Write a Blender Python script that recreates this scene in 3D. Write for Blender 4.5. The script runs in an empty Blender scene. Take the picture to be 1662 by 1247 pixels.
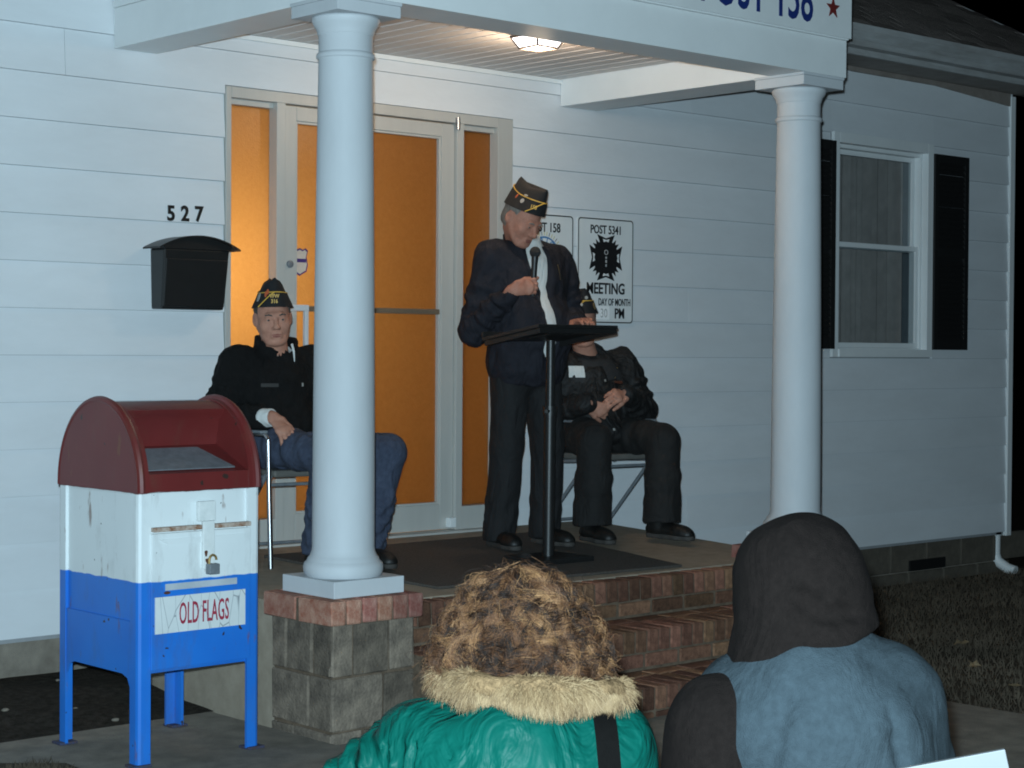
import bpy, bmesh, math, random
import numpy as np
import openvdb
from mathutils import Vector, Matrix, Euler
random.seed(7); RNG = np.random.default_rng(11)
R_ = math.radians
scene = bpy.context.scene
COL = scene.collection

# ------------------------------------------------------------------ camera
CAM = Vector((0.0, -7.2578, 1.2479)); YAW, PITCH, ROLL = 0.7327, -0.0179, 0.0065
fw = Vector((math.sin(YAW)*math.cos(PITCH), math.cos(YAW)*math.cos(PITCH), math.sin(PITCH)))
rt = Vector((math.cos(YAW), -math.sin(YAW), 0)); up = rt.cross(fw)
r2 = rt*math.cos(ROLL)+up*math.sin(ROLL); u2 = -rt*math.sin(ROLL)+up*math.cos(ROLL)
cd = bpy.data.cameras.new('camera'); cam = bpy.data.objects.new('camera', cd); COL.objects.link(cam)
cd.sensor_fit = 'HORIZONTAL'; cd.sensor_width = 36; cd.lens = 2967.9/1662*36
cd.clip_start = 0.05; cd.clip_end = 500
cam.matrix_world = Matrix(((r2.x, u2.x, -fw.x, CAM.x), (r2.y, u2.y, -fw.y, CAM.y), (r2.z, u2.z, -fw.z, CAM.z), (0, 0, 0, 1)))
scene.camera = cam
scene.cycles.filter_width = 1.9
scene.cycles.use_denoising = True
scene.cycles.max_bounces = 6
scene.cycles.sample_clamp_indirect = 4.0

# ------------------------------------------------------------------ night sky, faint moonlight, the camera's flash
world = bpy.data.worlds.new('World'); scene.world = world; world.use_nodes = True
wn = world.node_tree.nodes; wl = world.node_tree.links
bg = wn['Background']; sky = wn.new('ShaderNodeTexSky'); sky.sky_type = 'NISHITA'; sky.sun_disc = False
sky.sun_elevation = R_(-6); sky.sun_rotation = R_(220)
wl.new(sky.outputs[0], bg.inputs['Color']); bg.inputs['Strength'].default_value = 0.06
sd = bpy.data.lights.new('sun', 'SUN'); sun = bpy.data.objects.new('sun', sd); COL.objects.link(sun)
sd.energy = 0.015; sd.angle = R_(10); sd.color = (0.8, 0.9, 1.0)
sun.rotation_euler = (R_(50), 0, R_(-40))
fd = bpy.data.lights.new('camera_flash', 'POINT'); flash = bpy.data.objects.new('camera_flash', fd); COL.objects.link(flash)
fd.energy = 2080; fd.color = (0.635, 0.87, 1.0); fd.shadow_soft_size = 0.02
flash.location = CAM + u2*0.07 - r2*0.03 + fw*0.02
vs = scene.view_settings; vs.view_transform = 'Standard'; vs.look = 'None'; vs.exposure = 0; vs.gamma = 1; vs.use_curve_mapping = False

# ------------------------------------------------------------------ materials
MATS = {}
def pm(name, col, rough=0.6, var=0.12, scale=12.0, bump=0.0, bscale=120.0, metal=0.0, col2=None, spec=0.5, sheen=0.0, stretch=None, coat=0.0, wr=None):
    """procedural principled material: two-tone noise colour plus fine relief"""
    if name in MATS: return MATS[name]
    m = bpy.data.materials.new(name); m.use_nodes = True; n = m.node_tree.nodes; l = m.node_tree.links
    b = n['Principled BSDF']; b.inputs['Roughness'].default_value = rough; b.inputs['Metallic'].default_value = metal
    b.inputs['Specular IOR Level'].default_value = spec
    if sheen: b.inputs['Sheen Weight'].default_value = sheen; b.inputs['Sheen Roughness'].default_value = 0.6
    if coat: b.inputs['Coat Weight'].default_value = coat; b.inputs['Coat Roughness'].default_value = 0.25
    tc = n.new('ShaderNodeTexCoord'); mp = n.new('ShaderNodeMapping'); l.new(tc.outputs['Object'], mp.inputs[0])
    if stretch: mp.inputs['Scale'].default_value = stretch
    nz = n.new('ShaderNodeTexNoise'); nz.inputs['Scale'].default_value = scale; nz.inputs['Detail'].default_value = 6; nz.inputs['Roughness'].default_value = 0.65
    l.new(mp.outputs[0], nz.inputs['Vector'])
    rp = n.new('ShaderNodeValToRGB'); rp.color_ramp.elements[0].position = 0.3; rp.color_ramp.elements[1].position = 0.7
    c = col; c2 = col2 or tuple(min(1, x*(1+var)) for x in c)
    c1 = c if col2 else tuple(x*(1-var) for x in c)
    rp.color_ramp.elements[0].color = (*c1, 1); rp.color_ramp.elements[1].color = (*c2, 1)
    l.new(nz.outputs['Fac'], rp.inputs[0]); l.new(rp.outputs[0], b.inputs['Base Color'])
    if bump:
        n2 = n.new('ShaderNodeTexNoise'); n2.inputs['Scale'].default_value = bscale; n2.inputs['Detail'].default_value = 4
        l.new(mp.outputs[0], n2.inputs['Vector'])
        bp = n.new('ShaderNodeBump'); bp.inputs['Strength'].default_value = bump; bp.inputs['Distance'].default_value = 0.01
        l.new(n2.outputs['Fac'], bp.inputs['Height']); l.new(bp.outputs[0], b.inputs['Normal'])
        if wr:   # cloth wrinkles: warped, stretched noise under the fine weave
            n4 = n.new('ShaderNodeTexNoise'); n4.inputs['Scale'].default_value = wr[1]; n4.inputs['Detail'].default_value = 3; n4.inputs['Distortion'].default_value = 1.6
            mw = n.new('ShaderNodeMapping'); mw.inputs['Scale'].default_value = (1.0, 1.0, 0.55); mw.inputs['Rotation'].default_value = (0.4, 0.5, 0.2); l.new(tc.outputs['Object'], mw.inputs[0]); l.new(mw.outputs[0], n4.inputs['Vector'])
            b2 = n.new('ShaderNodeBump'); b2.inputs['Strength'].default_value = wr[0]; b2.inputs['Distance'].default_value = 0.03; l.new(n4.outputs['Fac'], b2.inputs['Height']); l.new(b2.outputs[0], bp.inputs['Normal'])
    MATS[name] = m; return m

def per_piece(m, amount=0.35, hue=0.0):
    """vary a material from piece to piece with the object's own random number"""
    n = m.node_tree.nodes; l = m.node_tree.links; b = n['Principled BSDF']
    src = b.inputs['Base Color'].links[0].from_socket
    oi = n.new('ShaderNodeObjectInfo'); hs = n.new('ShaderNodeHueSaturation')
    mr = n.new('ShaderNodeMapRange'); mr.inputs['To Min'].default_value = 1-amount; mr.inputs['To Max'].default_value = 1+amount
    l.new(oi.outputs['Random'], mr.inputs['Value']); l.new(mr.outputs[0], hs.inputs['Value'])
    if hue:
        mh = n.new('ShaderNodeMapRange'); mh.inputs['To Min'].default_value = 0.5-hue; mh.inputs['To Max'].default_value = 0.5+hue
        mt = n.new('ShaderNodeMath'); mt.operation = 'FRACT'; mm = n.new('ShaderNodeMath'); mm.operation = 'MULTIPLY'; mm.inputs[1].default_value = 7.31
        l.new(oi.outputs['Random'], mm.inputs[0]); l.new(mm.outputs[0], mt.inputs[0]); l.new(mt.outputs[0], mh.inputs['Value']); l.new(mh.outputs[0], hs.inputs['Hue'])
    l.new(src, hs.inputs['Color']); l.new(hs.outputs[0], b.inputs['Base Color'])
    return m

M_SIDING = per_piece(pm('siding_white_paint', (0.65, 0.67, 0.69), 0.55, 0.06, 2.2, 0.12, 30, col2=(0.73, 0.755, 0.78), spec=0.3, stretch=(0.5, 1, 1.6)), 0.025)
M_TRIM = pm('white_trim_paint', (0.76, 0.78, 0.78), 0.45, 0.03, 5, 0.03, 40)
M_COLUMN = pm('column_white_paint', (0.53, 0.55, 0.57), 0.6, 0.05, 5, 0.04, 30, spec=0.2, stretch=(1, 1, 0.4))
M_ALU = pm('aluminium_frame', (0.50, 0.49, 0.46), 0.5, 0.06, 10, 0.03, 200, metal=0.1, stretch=(1, 1, 0.1))
M_SATIN = pm('satin_metal', (0.80, 0.80, 0.82), 0.35, 0.03, 10, metal=0.25)
M_CHROME = pm('chrome', (0.42, 0.42, 0.43), 0.28, 0.03, 10, metal=1.0)
M_DARKBAR = pm('bronze_bar', (0.24, 0.18, 0.125), 0.45, 0.1, 10, metal=0.4)
M_BLACK = pm('black_paint', (0.012, 0.012, 0.012), 0.42, 0.1, 20, 0.05, 300)
M_SHUTTER = pm('black_shutter', (0.006, 0.006, 0.006), 0.7, 0.1, 20)
M_SHINGLE = pm('asphalt_shingle', (0.32, 0.27, 0.245), 0.95, 0.25, 30, 0.5, 200, spec=0.1)
M_SOFFIT = pm('grey_soffit', (0.20, 0.17, 0.15), 0.7, 0.2, 9, 0.1, 60, col2=(0.30, 0.26, 0.23))
M_GUTTER = pm('weathered_gutter', (0.30, 0.29, 0.28), 0.6, 0.2, 7, col2=(0.46, 0.47, 0.47), stretch=(0.5, 1, 3))
M_CEIL = pm('porch_ceiling', (0.66, 0.63, 0.61), 0.6, 0.05, 6)
M_CONCRETE = pm('concrete', (0.17, 0.145, 0.12), 0.95, 0.2, 9, 0.4, 150, col2=(0.28, 0.245, 0.20), spec=0.2)
M_PORCHFLOOR = pm('porch_concrete', (0.26, 0.215, 0.165), 0.9, 0.2, 14, 0.3, 200, col2=(0.35, 0.295, 0.23), spec=0.2)
M_BLOCK = per_piece(pm('concrete_block_stained', (0.060, 0.050, 0.043), 0.95, 0.3, 9, 0.6, 90, col2=(0.27, 0.215, 0.165), spec=0.15), 0.35)
M_MORTAR = pm('mortar', (0.135, 0.098, 0.07), 0.95, 0.3, 25, 0.4, 200, spec=0.15)
M_BRICK = per_piece(pm('red_brick', (0.115, 0.058, 0.037), 0.9, 0.3, 30, 0.6, 150, col2=(0.24, 0.120, 0.074), spec=0.2), 0.5, 0.012)
M_CAPBRICK = per_piece(pm('cap_brick', (0.25, 0.075, 0.05), 0.9, 0.3, 25, 0.4, 150, col2=(0.42, 0.24, 0.18), spec=0.2), 0.35, 0.012)
M_MULCH = pm('mulch', (0.018, 0.015, 0.012), 1.0, 0.4, 30, 0.8, 120, col2=(0.055, 0.046, 0.038), spec=0.05)
M_SOIL = pm('lawn_soil', (0.05, 0.040, 0.030), 1.0, 0.4, 20, 0.6, 100, col2=(0.09, 0.072, 0.054), spec=0.05)
M_GRASS = pm('grass_blade', (0.042, 0.033, 0.023), 0.9, 0.4, 3, col2=(0.095, 0.074, 0.053), spec=0.2)
M_MAT = pm('doormat_rubber', (0.055, 0.047, 0.041), 0.95, 0.3, 140, 0.8, 500, col2=(0.14, 0.122, 0.108), spec=0.2)
M_WARMWALL = pm('interior_wall', (0.60, 0.42, 0.28), 0.8, 0.1, 2)
M_CURTAIN = pm('curtain_cloth', (0.52, 0.44, 0.40), 0.9, 0.15, 8)
M_SIGN = pm('sign_panel', (0.74, 0.76, 0.76), 0.45, 0.04, 6)
M_INK = pm('black_ink', (0.012, 0.012, 0.013), 0.5, 0.1, 10)
M_INKGREY = pm('pale_ink', (0.45, 0.46, 0.46), 0.5, 0.1, 10)
M_BLUEINK = pm('blue_ink', (0.012, 0.03, 0.16), 0.5, 0.1, 10)
M_EMBBLUE = pm('emblem_blue', (0.06, 0.20, 0.42), 0.5, 0.1, 10)
M_YELLOWINK = pm('yellow_ink', (0.55, 0.48, 0.16), 0.5, 0.1, 10)
M_STAR = pm('brick_red_star', (0.16, 0.022, 0.02), 0.5, 0.1, 10)
M_REDINK = pm('red_ink', (0.33, 0.03, 0.06), 0.5, 0.15, 40)
M_RUST = pm('rust', (0.20, 0.07, 0.02), 0.9, 0.3, 40, 0.3, 200, col2=(0.55, 0.48, 0.42))
M_STEEL = pm('dull_steel', (0.20, 0.22, 0.24), 0.5, 0.2, 30, 0.1, 200, metal=0.3)
M_BRASS = pm('brass', (0.45, 0.30, 0.12), 0.35, 0.2, 30, metal=0.7)
M_GOLD = pm('gold_thread', (0.62, 0.36, 0.05), 0.55, 0.1, 100)
M_ORANGE = pm('orange_thread', (0.5, 0.10, 0.03), 0.6, 0.2, 80)
M_PALETHREAD = pm('pale_thread', (0.30, 0.29, 0.27), 0.7, 0.3, 150)
M_WHITECLOTH = pm('white_cloth', (0.62, 0.62, 0.60), 0.85, 0.04, 30, 0.15, 300, wr=(0.5, 10))
M_SKIN = pm('skin', (0.36, 0.165, 0.115), 0.6, 0.14, 34, 0.25, 260, col2=(0.47, 0.235, 0.165), spec=0.22)
M_SKIN2 = pm('skin_ruddy', (0.34, 0.145, 0.10), 0.6, 0.14, 34, 0.25, 260, col2=(0.46, 0.215, 0.15), spec=0.22)
M_LIP = pm('lip', (0.24, 0.085, 0.07), 0.7, 0.1, 40, spec=0.15)
M_EYE = pm('eye_white', (0.20, 0.17, 0.155), 0.3, 0.05, 10)
M_IRIS = pm('iris', (0.03, 0.022, 0.018), 0.2, 0.1, 10)
M_GREYHAIR = pm('grey_hair', (0.12, 0.105, 0.09), 0.8, 0.3, 60, 0.6, 400, col2=(0.26, 0.23, 0.20), stretch=(1, 1, 0.3))
M_DARKHAIR = pm('dark_hair', (0.03, 0.024, 0.02), 0.7, 0.3, 60, 0.6, 400, col2=(0.10, 0.085, 0.075), stretch=(1, 1, 0.3))
M_CAP = pm('cap_cloth', (0.006, 0.006, 0.007), 0.85, 0.2, 60, 0.2, 600)
M_NAVY = pm('navy_jacket', (0.0150, 0.0150, 0.0205), 0.85, 0.22, 25, 0.25, 350, spec=0.25, wr=(0.9, 9))
M_FLEECE = pm('black_fleece', (0.0065, 0.0062, 0.0062), 0.95, 0.25, 40, 0.3, 400, spec=0.2, wr=(0.7, 9))
M_BLKJACKET = pm('black_jacket', (0.0050, 0.0046, 0.0048), 0.7, 0.22, 30, 0.25, 350, wr=(0.9, 9))
M_TROUSER = pm('black_trousers', (0.0062, 0.0060, 0.0068), 0.85, 0.22, 30, 0.25, 400, wr=(0.7, 8))
M_SUITTR = pm('charcoal_trousers', (0.0060, 0.0054, 0.0052), 0.85, 0.22, 30, 0.25, 400, wr=(0.7, 8))
M_JEANS = pm('blue_denim', (0.024, 0.032, 0.058), 0.9, 0.3, 35, 0.3, 500, col2=(0.05, 0.064, 0.102), wr=(0.7, 10))
M_SHOE = pm('black_leather', (0.007, 0.0065, 0.006), 0.5, 0.2, 40, 0.2, 300)
M_SOLE = pm('shoe_sole', (0.045, 0.04, 0.036), 0.8, 0.2, 40)
M_SEAT = pm('vinyl_seat', (0.11, 0.105, 0.095), 0.6, 0.1, 30)
M_HOOD = pm('black_hoodie', (0.0095, 0.0068, 0.0060), 0.97, 0.22, 70, 0.5, 500, spec=0.08, wr=(0.35, 9))
M_BLUEVEST = pm('steel_blue_fleece', (0.032, 0.044, 0.052), 0.95, 0.16, 60, 0.4, 450, spec=0.1, wr=(0.40, 9))
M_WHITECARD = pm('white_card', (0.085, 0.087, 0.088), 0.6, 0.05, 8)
M_WOOD = pm('stake_wood', (0.10, 0.06, 0.035), 0.8, 0.3, 20, stretch=(1, 1, 0.1))
M_LEAF = pm('dry_leaf', (0.12, 0.07, 0.03), 0.8, 0.3, 40, col2=(0.22, 0.16, 0.09))
M_PEBBLE = pm('pale_pebble', (0.17, 0.145, 0.115), 0.8, 0.2, 40)

def green_satin():
    m = pm('green_satin', (0.0012, 0.050, 0.038), 0.5, 0.14, 8, 0.12, 60, spec=0.07, wr=(0.75, 11))
    return m
M_GREEN = green_satin()
M_STRAP = pm('black_strap', (0.0025, 0.0022, 0.0020), 0.9, 0.2, 60, 0.2, 500, spec=0.08)

def glow(name, col, strength):
    m = bpy.data.materials.new(name); m.use_nodes = True; b = m.node_tree.nodes['Principled BSDF']
    b.inputs['Base Color'].default_value = (0.9, 0.88, 0.85, 1); b.inputs['Emission Color'].default_value = (*col, 1); b.inputs['Emission Strength'].default_value = strength
    return m
M_LAMPGLASS = glow('lit_lamp_glass', (1.0, 0.90, 0.88), 5.0)

def amber_pane():
    """pebbled amber glass that lets the lit room through"""
    m = bpy.data.materials.new('amber_pebbled_glass'); m.use_nodes = True; n = m.node_tree.nodes; l = m.node_tree.links
    n.remove(n['Principled BSDF']); out = n['Material Output']
    tr = n.new('ShaderNodeBsdfTranslucent'); df = n.new('ShaderNodeBsdfDiffuse'); gl = n.new('ShaderNodeBsdfGlossy')
    tr.inputs['Color'].default_value = (0.84, 0.56, 0.27, 1); df.inputs['Color'].default_value = (0.17, 0.075, 0.02, 1); gl.inputs['Roughness'].default_value = 0.35
    tc = n.new('ShaderNodeTexCoord'); nz = n.new('ShaderNodeTexNoise'); nz.inputs['Scale'].default_value = 110; nz.inputs['Detail'].default_value = 3
    l.new(tc.outputs['Object'], nz.inputs['Vector'])
    bp = n.new('ShaderNodeBump'); bp.inputs['Strength'].default_value = 0.3; bp.inputs['Distance'].default_value = 0.005
    l.new(nz.outputs['Fac'], bp.inputs['Height'])
    n3 = n.new('ShaderNodeTexNoise'); n3.inputs['Scale'].default_value = 45; n3.inputs['Detail'].default_value = 5; n3.inputs['Roughness'].default_value = 0.7; l.new(tc.outputs['Object'], n3.inputs['Vector'])
    rm = n.new('ShaderNodeValToRGB'); rm.color_ramp.elements[0].position = 0.3; rm.color_ramp.elements[1].position = 0.7; rm.color_ramp.elements[0].color = (0.79, 0.53, 0.27, 1); rm.color_ramp.elements[1].color = (0.88, 0.61, 0.33, 1)
    l.new(n3.outputs['Fac'], rm.inputs[0]); l.new(rm.outputs[0], tr.inputs['Color'])
    for s in (tr, df, gl): l.new(bp.outputs[0], s.inputs['Normal'])
    m1 = n.new('ShaderNodeMixShader'); m1.inputs[0].default_value = 0.45; l.new(tr.outputs[0], m1.inputs[1]); l.new(df.outputs[0], m1.inputs[2])
    m2 = n.new('ShaderNodeMixShader'); m2.inputs[0].default_value = 0.04; l.new(m1.outputs[0], m2.inputs[1]); l.new(gl.outputs[0], m2.inputs[2])
    l.new(m2.outputs[0], out.inputs['Surface']); return m
M_AMBER = amber_pane()

def clear_glass():
    m = bpy.data.materials.new('window_glass'); m.use_nodes = True; n = m.node_tree.nodes; l = m.node_tree.links
    n.remove(n['Principled BSDF']); out = n['Material Output']
    t = n.new('ShaderNodeBsdfTransparent'); g = n.new('ShaderNodeBsdfGlossy'); g.inputs['Roughness'].default_value = 0.03
    t.inputs['Color'].default_value = (0.8, 0.83, 0.84, 1)
    mx = n.new('ShaderNodeMixShader'); mx.inputs[0].default_value = 0.08
    l.new(t.outputs[0], mx.inputs[1]); l.new(g.outputs[0], mx.inputs[2]); l.new(mx.outputs[0], out.inputs['Surface']); return m
M_GLASS = clear_glass()

def flag_paint():
    """street-box paint: blue below, white band, red above, with chips and rust specks"""
    m = bpy.data.materials.new('three_band_paint'); m.use_nodes = True; n = m.node_tree.nodes; l = m.node_tree.links
    b = n['Principled BSDF']; b.inputs['Roughness'].default_value = 0.42
    tc = n.new('ShaderNodeTexCoord'); sx = n.new('ShaderNodeSeparateXYZ'); l.new(tc.outputs['Object'], sx.inputs[0])
    nz = n.new('ShaderNodeTexNoise'); nz.inputs['Scale'].default_value = 18; nz.inputs['Detail'].default_value = 3; l.new(tc.outputs['Object'], nz.inputs['Vector'])
    ma = n.new('ShaderNodeMath'); ma.operation = 'MULTIPLY_ADD'; ma.inputs[1].default_value = 0.012; l.new(nz.outputs['Fac'], ma.inputs[0]); l.new(sx.outputs['Z'], ma.inputs[2])
    def step(z):
        s = n.new('ShaderNodeMapRange'); s.inputs['From Min'].default_value = z; s.inputs['From Max'].default_value = z+0.003; l.new(ma.outputs[0], s.inputs['Value']); return s.outputs[0]
    big = n.new('ShaderNodeTexNoise'); big.inputs['Scale'].default_value = 5; big.inputs['Detail'].default_value = 5; l.new(tc.outputs['Object'], big.inputs['Vector'])
    def two(c1, c2):
        r = n.new('ShaderNodeMix'); r.data_type = 'RGBA'; r.inputs['A'].default_value = (*c1, 1); r.inputs['B'].default_value = (*c2, 1); l.new(big.outputs['Fac'], r.inputs['Factor']); return r.outputs['Result']
    def mix(f, a, c):
        r = n.new('ShaderNodeMix'); r.data_type = 'RGBA'; l.new(f, r.inputs['Factor']); l.new(a, r.inputs['A']); l.new(c, r.inputs['B']); return r.outputs['Result']
    c = mix(step(0.436+0.006), two((0.012, 0.125, 0.52), (0.020, 0.200, 0.66)), two((0.66, 0.70, 0.71), (0.74, 0.77, 0.77)))
    c = mix(step(0.745+0.006), c, two((0.105, 0.014, 0.014), (0.17, 0.024, 0.022)))
    v = n.new('ShaderNodeTexNoise'); v.inputs['Scale'].default_value = 26; v.inputs['Detail'].default_value = 2; l.new(tc.outputs['Object'], v.inputs['Vector'])
    ch = n.new('ShaderNodeMapRange'); ch.inputs['From Min'].default_value = 0.735; ch.inputs['From Max'].default_value = 0.75; l.new(v.outputs['Fac'], ch.inputs['Value'])
    dk = n.new('ShaderNodeRGB'); dk.outputs[0].default_value = (0.035, 0.022, 0.018, 1)
    c = mix(ch.outputs[0], c, dk.outputs[0])
    gm = n.new('ShaderNodeTexNoise'); gm.inputs['Scale'].default_value = 3.2; gm.inputs['Detail'].default_value = 8; gm.inputs['Roughness'].default_value = 0.7; mpg = n.new('ShaderNodeMapping'); mpg.inputs['Scale'].default_value = (2.5, 2.5, 0.7); l.new(tc.outputs['Object'], mpg.inputs[0]); l.new(mpg.outputs[0], gm.inputs['Vector'])
    gr = n.new('ShaderNodeMapRange'); gr.inputs['From Min'].default_value = 0.52; gr.inputs['From Max'].default_value = 0.80; gr.inputs['To Max'].default_value = 0.45; l.new(gm.outputs['Fac'], gr.inputs['Value'])
    gc = n.new('ShaderNodeRGB'); gc.outputs[0].default_value = (0.10, 0.07, 0.045, 1); c = mix(gr.outputs[0], c, gc.outputs[0])
    rs = n.new('ShaderNodeTexNoise'); rs.inputs['Scale'].default_value = 11; rs.inputs['Detail'].default_value = 6; l.new(mpg.outputs[0], rs.inputs['Vector'])
    rr = n.new('ShaderNodeMapRange'); rr.inputs['From Min'].default_value = 0.66; rr.inputs['From Max'].default_value = 0.74; rr.inputs['To Max'].default_value = 0.7; l.new(rs.outputs['Fac'], rr.inputs['Value'])
    rc = n.new('ShaderNodeRGB'); rc.outputs[0].default_value = (0.16, 0.06, 0.022, 1); c = mix(rr.outputs[0], c, rc.outputs[0])
    l.new(c, b.inputs['Base Color'])
    bp = n.new('ShaderNodeBump'); bp.inputs['Strength'].default_value = 0.08; l.new(big.outputs['Fac'], bp.inputs['Height']); l.new(bp.outputs[0], b.inputs['Normal'])
    return m
M_FLAG = flag_paint()
def crackle():
    m = pm('cracked_sign_panel', (0.62, 0.65, 0.65), 0.5, 0.06, 12); n = m.node_tree.nodes; l = m.node_tree.links; b = n['Principled BSDF']
    tc = n['Texture Coordinate']; mp = n.new('ShaderNodeMapping'); mp.inputs['Scale'].default_value = (22, 1, 5); l.new(tc.outputs['Object'], mp.inputs[0])
    v = n.new('ShaderNodeTexVoronoi'); v.feature = 'DISTANCE_TO_EDGE'; v.inputs['Scale'].default_value = 1; l.new(mp.outputs[0], v.inputs['Vector'])
    r = n.new('ShaderNodeMapRange'); r.inputs['From Min'].default_value = 0.0; r.inputs['From Max'].default_value = 0.018; l.new(v.outputs['Distance'], r.inputs['Value'])
    mx = n.new('ShaderNodeMix'); mx.data_type = 'RGBA'; mx.inputs['A'].default_value = (0.22, 0.24, 0.26, 1); src = b.inputs['Base Color'].links[0].from_socket
    l.new(r.outputs[0], mx.inputs['Factor']); l.new(src, mx.inputs['B']); l.new(mx.outputs['Result'], b.inputs['Base Color']); return m
M_CRACK = crackle()

# ------------------------------------------------------------------ helpers
def link(o, parent=None):
    COL.objects.link(o)
    if parent is not None:
        o.parent = parent
        o.matrix_parent_inverse = parent.matrix_basis.inverted()
    return o
def tag(o, label=None, cat=None, group=None, kind=None):
    if label: o['label'] = label
    if cat: o['category'] = cat
    if group: o['group'] = group
    if kind: o['kind'] = kind
    return o
def empty(name, loc, label, cat, group=None):
    o = bpy.data.objects.new(name, None); o.empty_display_size = 0.1; o.location = loc; COL.objects.link(o); return tag(o, label, cat, group)
def smooth(me, angle=40):
    me.polygons.foreach_set('use_smooth', [True]*len(me.polygons))
    try: me.set_sharp_from_angle(angle=R_(angle))
    except Exception: pass
class MB:
    def __init__(s): s.b = bmesh.new()
    def box(s, lo, hi, M=None):
        vs = [s.b.verts.new((x, y, z)) for x in (lo[0], hi[0]) for y in (lo[1], hi[1]) for z in (lo[2], hi[2])]
        for f in ((0,1,3,2), (4,6,7,5), (0,4,5,1), (2,3,7,6), (0,2,6,4), (1,5,7,3)): s.b.faces.new([vs[i] for i in f])
        if M is not None:
            for v in vs: v.co = M @ v.co
        return s
    def hexa(s, pts):  # 8 points: bottom 4, top 4
        vs = [s.b.verts.new(p) for p in pts]
        for f in ((3,2,1,0), (4,5,6,7), (0,1,5,4), (1,2,6,5), (2,3,7,6), (3,0,4,7)): s.b.faces.new([vs[i] for i in f])
        return s
    def prism(s, poly, vec):  # polygon of 3D points extruded by vec
        a = [s.b.verts.new(p) for p in poly]; v = Vector(vec); c = [s.b.verts.new(Vector(p)+v) for p in poly]; n = len(a)
        s.b.faces.new(a); s.b.faces.new(c[::-1])
        for i in range(n): s.b.faces.new((a[i], c[i], c[(i+1) % n], a[(i+1) % n]))
        return s
    def tube(s, pts, r, n=8, cap=True):
        pts = [Vector(p) for p in pts]; rs = r if isinstance(r, (list, tuple)) else [r]*len(pts); rings = []
        t0 = (pts[1]-pts[0]).normalized(); ref = Vector((0, 0, 1)) if abs(t0.z) < 0.9 else Vector((1, 0, 0)); nx = t0.cross(ref).normalized()
        for i, p in enumerate(pts):
            t = ((pts[min(i+1, len(pts)-1)]-pts[max(i-1, 0)])).normalized(); nx = (nx - t*nx.dot(t)).normalized(); ny = t.cross(nx)
            rings.append([s.b.verts.new(p+(nx*math.cos(a)+ny*math.sin(a))*rs[i]) for a in [2*math.pi*k/n for k in range(n)]])
        for a, c in zip(rings, rings[1:]):
            for k in range(n): s.b.faces.new((a[k], a[(k+1) % n], c[(k+1) % n], c[k]))
        if cap: s.b.faces.new(rings[0][::-1]); s.b.faces.new(rings[-1])
        return s
    def lathe(s, prof, c=(0, 0, 0), n=40):
        rings = [[s.b.verts.new((c[0]+r*math.cos(2*math.pi*k/n), c[1]+r*math.sin(2*math.pi*k/n), c[2]+z)) for k in range(n)] for r, z in prof]
        for a, d in zip(rings, rings[1:]):
            for k in range(n): s.b.faces.new((a[k], a[(k+1) % n], d[(k+1) % n], d[k]))
        s.b.faces.new(rings[0][::-1]); s.b.faces.new(rings[-1]); return s
    def build(s, name, m, parent=None, bevel=0, sm=False, seg=2):
        if bevel: bmesh.ops.bevel(s.b, geom=list(s.b.edges), offset=bevel, segments=seg, affect='EDGES', clamp_overlap=True, profile=0.6)
        bmesh.ops.recalc_face_normals(s.b, faces=list(s.b.faces))
        me = bpy.data.meshes.new(name); s.b.to_mesh(me); s.b.free(); me.materials.append(m)
        if sm: smooth(me)
        return link(bpy.data.objects.new(name, me), parent)
def box(name, lo, hi, m, parent=None, bevel=0): return MB().box(lo, hi).build(name, m, parent, bevel)
def piece(name, me, loc, parent, rot=None):
    o = bpy.data.objects.new(name, me); COL.objects.link(o); o.parent = parent; o.matrix_parent_inverse = parent.matrix_basis.inverted() if parent else Matrix()
    o.location = loc
    if rot: o.rotation_euler = rot
    return o
def brick_mesh(name, sx, sy, sz, m, bev=0.004, rough=0.0025):
    b = MB(); b.box((-sx/2, -sy/2, -sz/2), (sx/2, sy/2, sz/2)); bmesh.ops.bevel(b.b, geom=list(b.b.edges), offset=bev, segments=1, affect='EDGES')
    for v in b.b.verts: v.co += Vector((random.uniform(-1, 1), random.uniform(-1, 1), random.uniform(-1, 1)))*rough
    me = bpy.data.meshes.new(name); b.b.to_mesh(me); b.b.free(); me.materials.append(m); return me
def text(name, s, size, loc, m, parent, rot=(math.pi/2, 0, 0), sx=1.0, bold=0.0, ext=0.001, align='CENTER', space=1.0):
    c = bpy.data.curves.new(name, 'FONT'); c.body = s; c.size = size; c.extrude = ext; c.offset = bold; c.align_x = align; c.align_y = 'BOTTOM_BASELINE'; c.space_character = space; c.resolution_u = 3
    o = bpy.data.objects.new('tmp', c); COL.objects.link(o); bpy.context.view_layer.update()
    me = bpy.data.meshes.new_from_object(o.evaluated_get(bpy.context.evaluated_depsgraph_get())); bpy.data.objects.remove(o); bpy.data.curves.remove(c)
    me.name = name; me.materials.clear(); me.materials.append(m); me.transform(Matrix.Scale(sx, 4, (1, 0, 0)))
    e = rot if isinstance(rot, Matrix) else Euler(rot).to_matrix()
    me.transform(Matrix.Translation(loc) @ e.to_4x4())
    return link(bpy.data.objects.new(name, me), parent)

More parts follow.
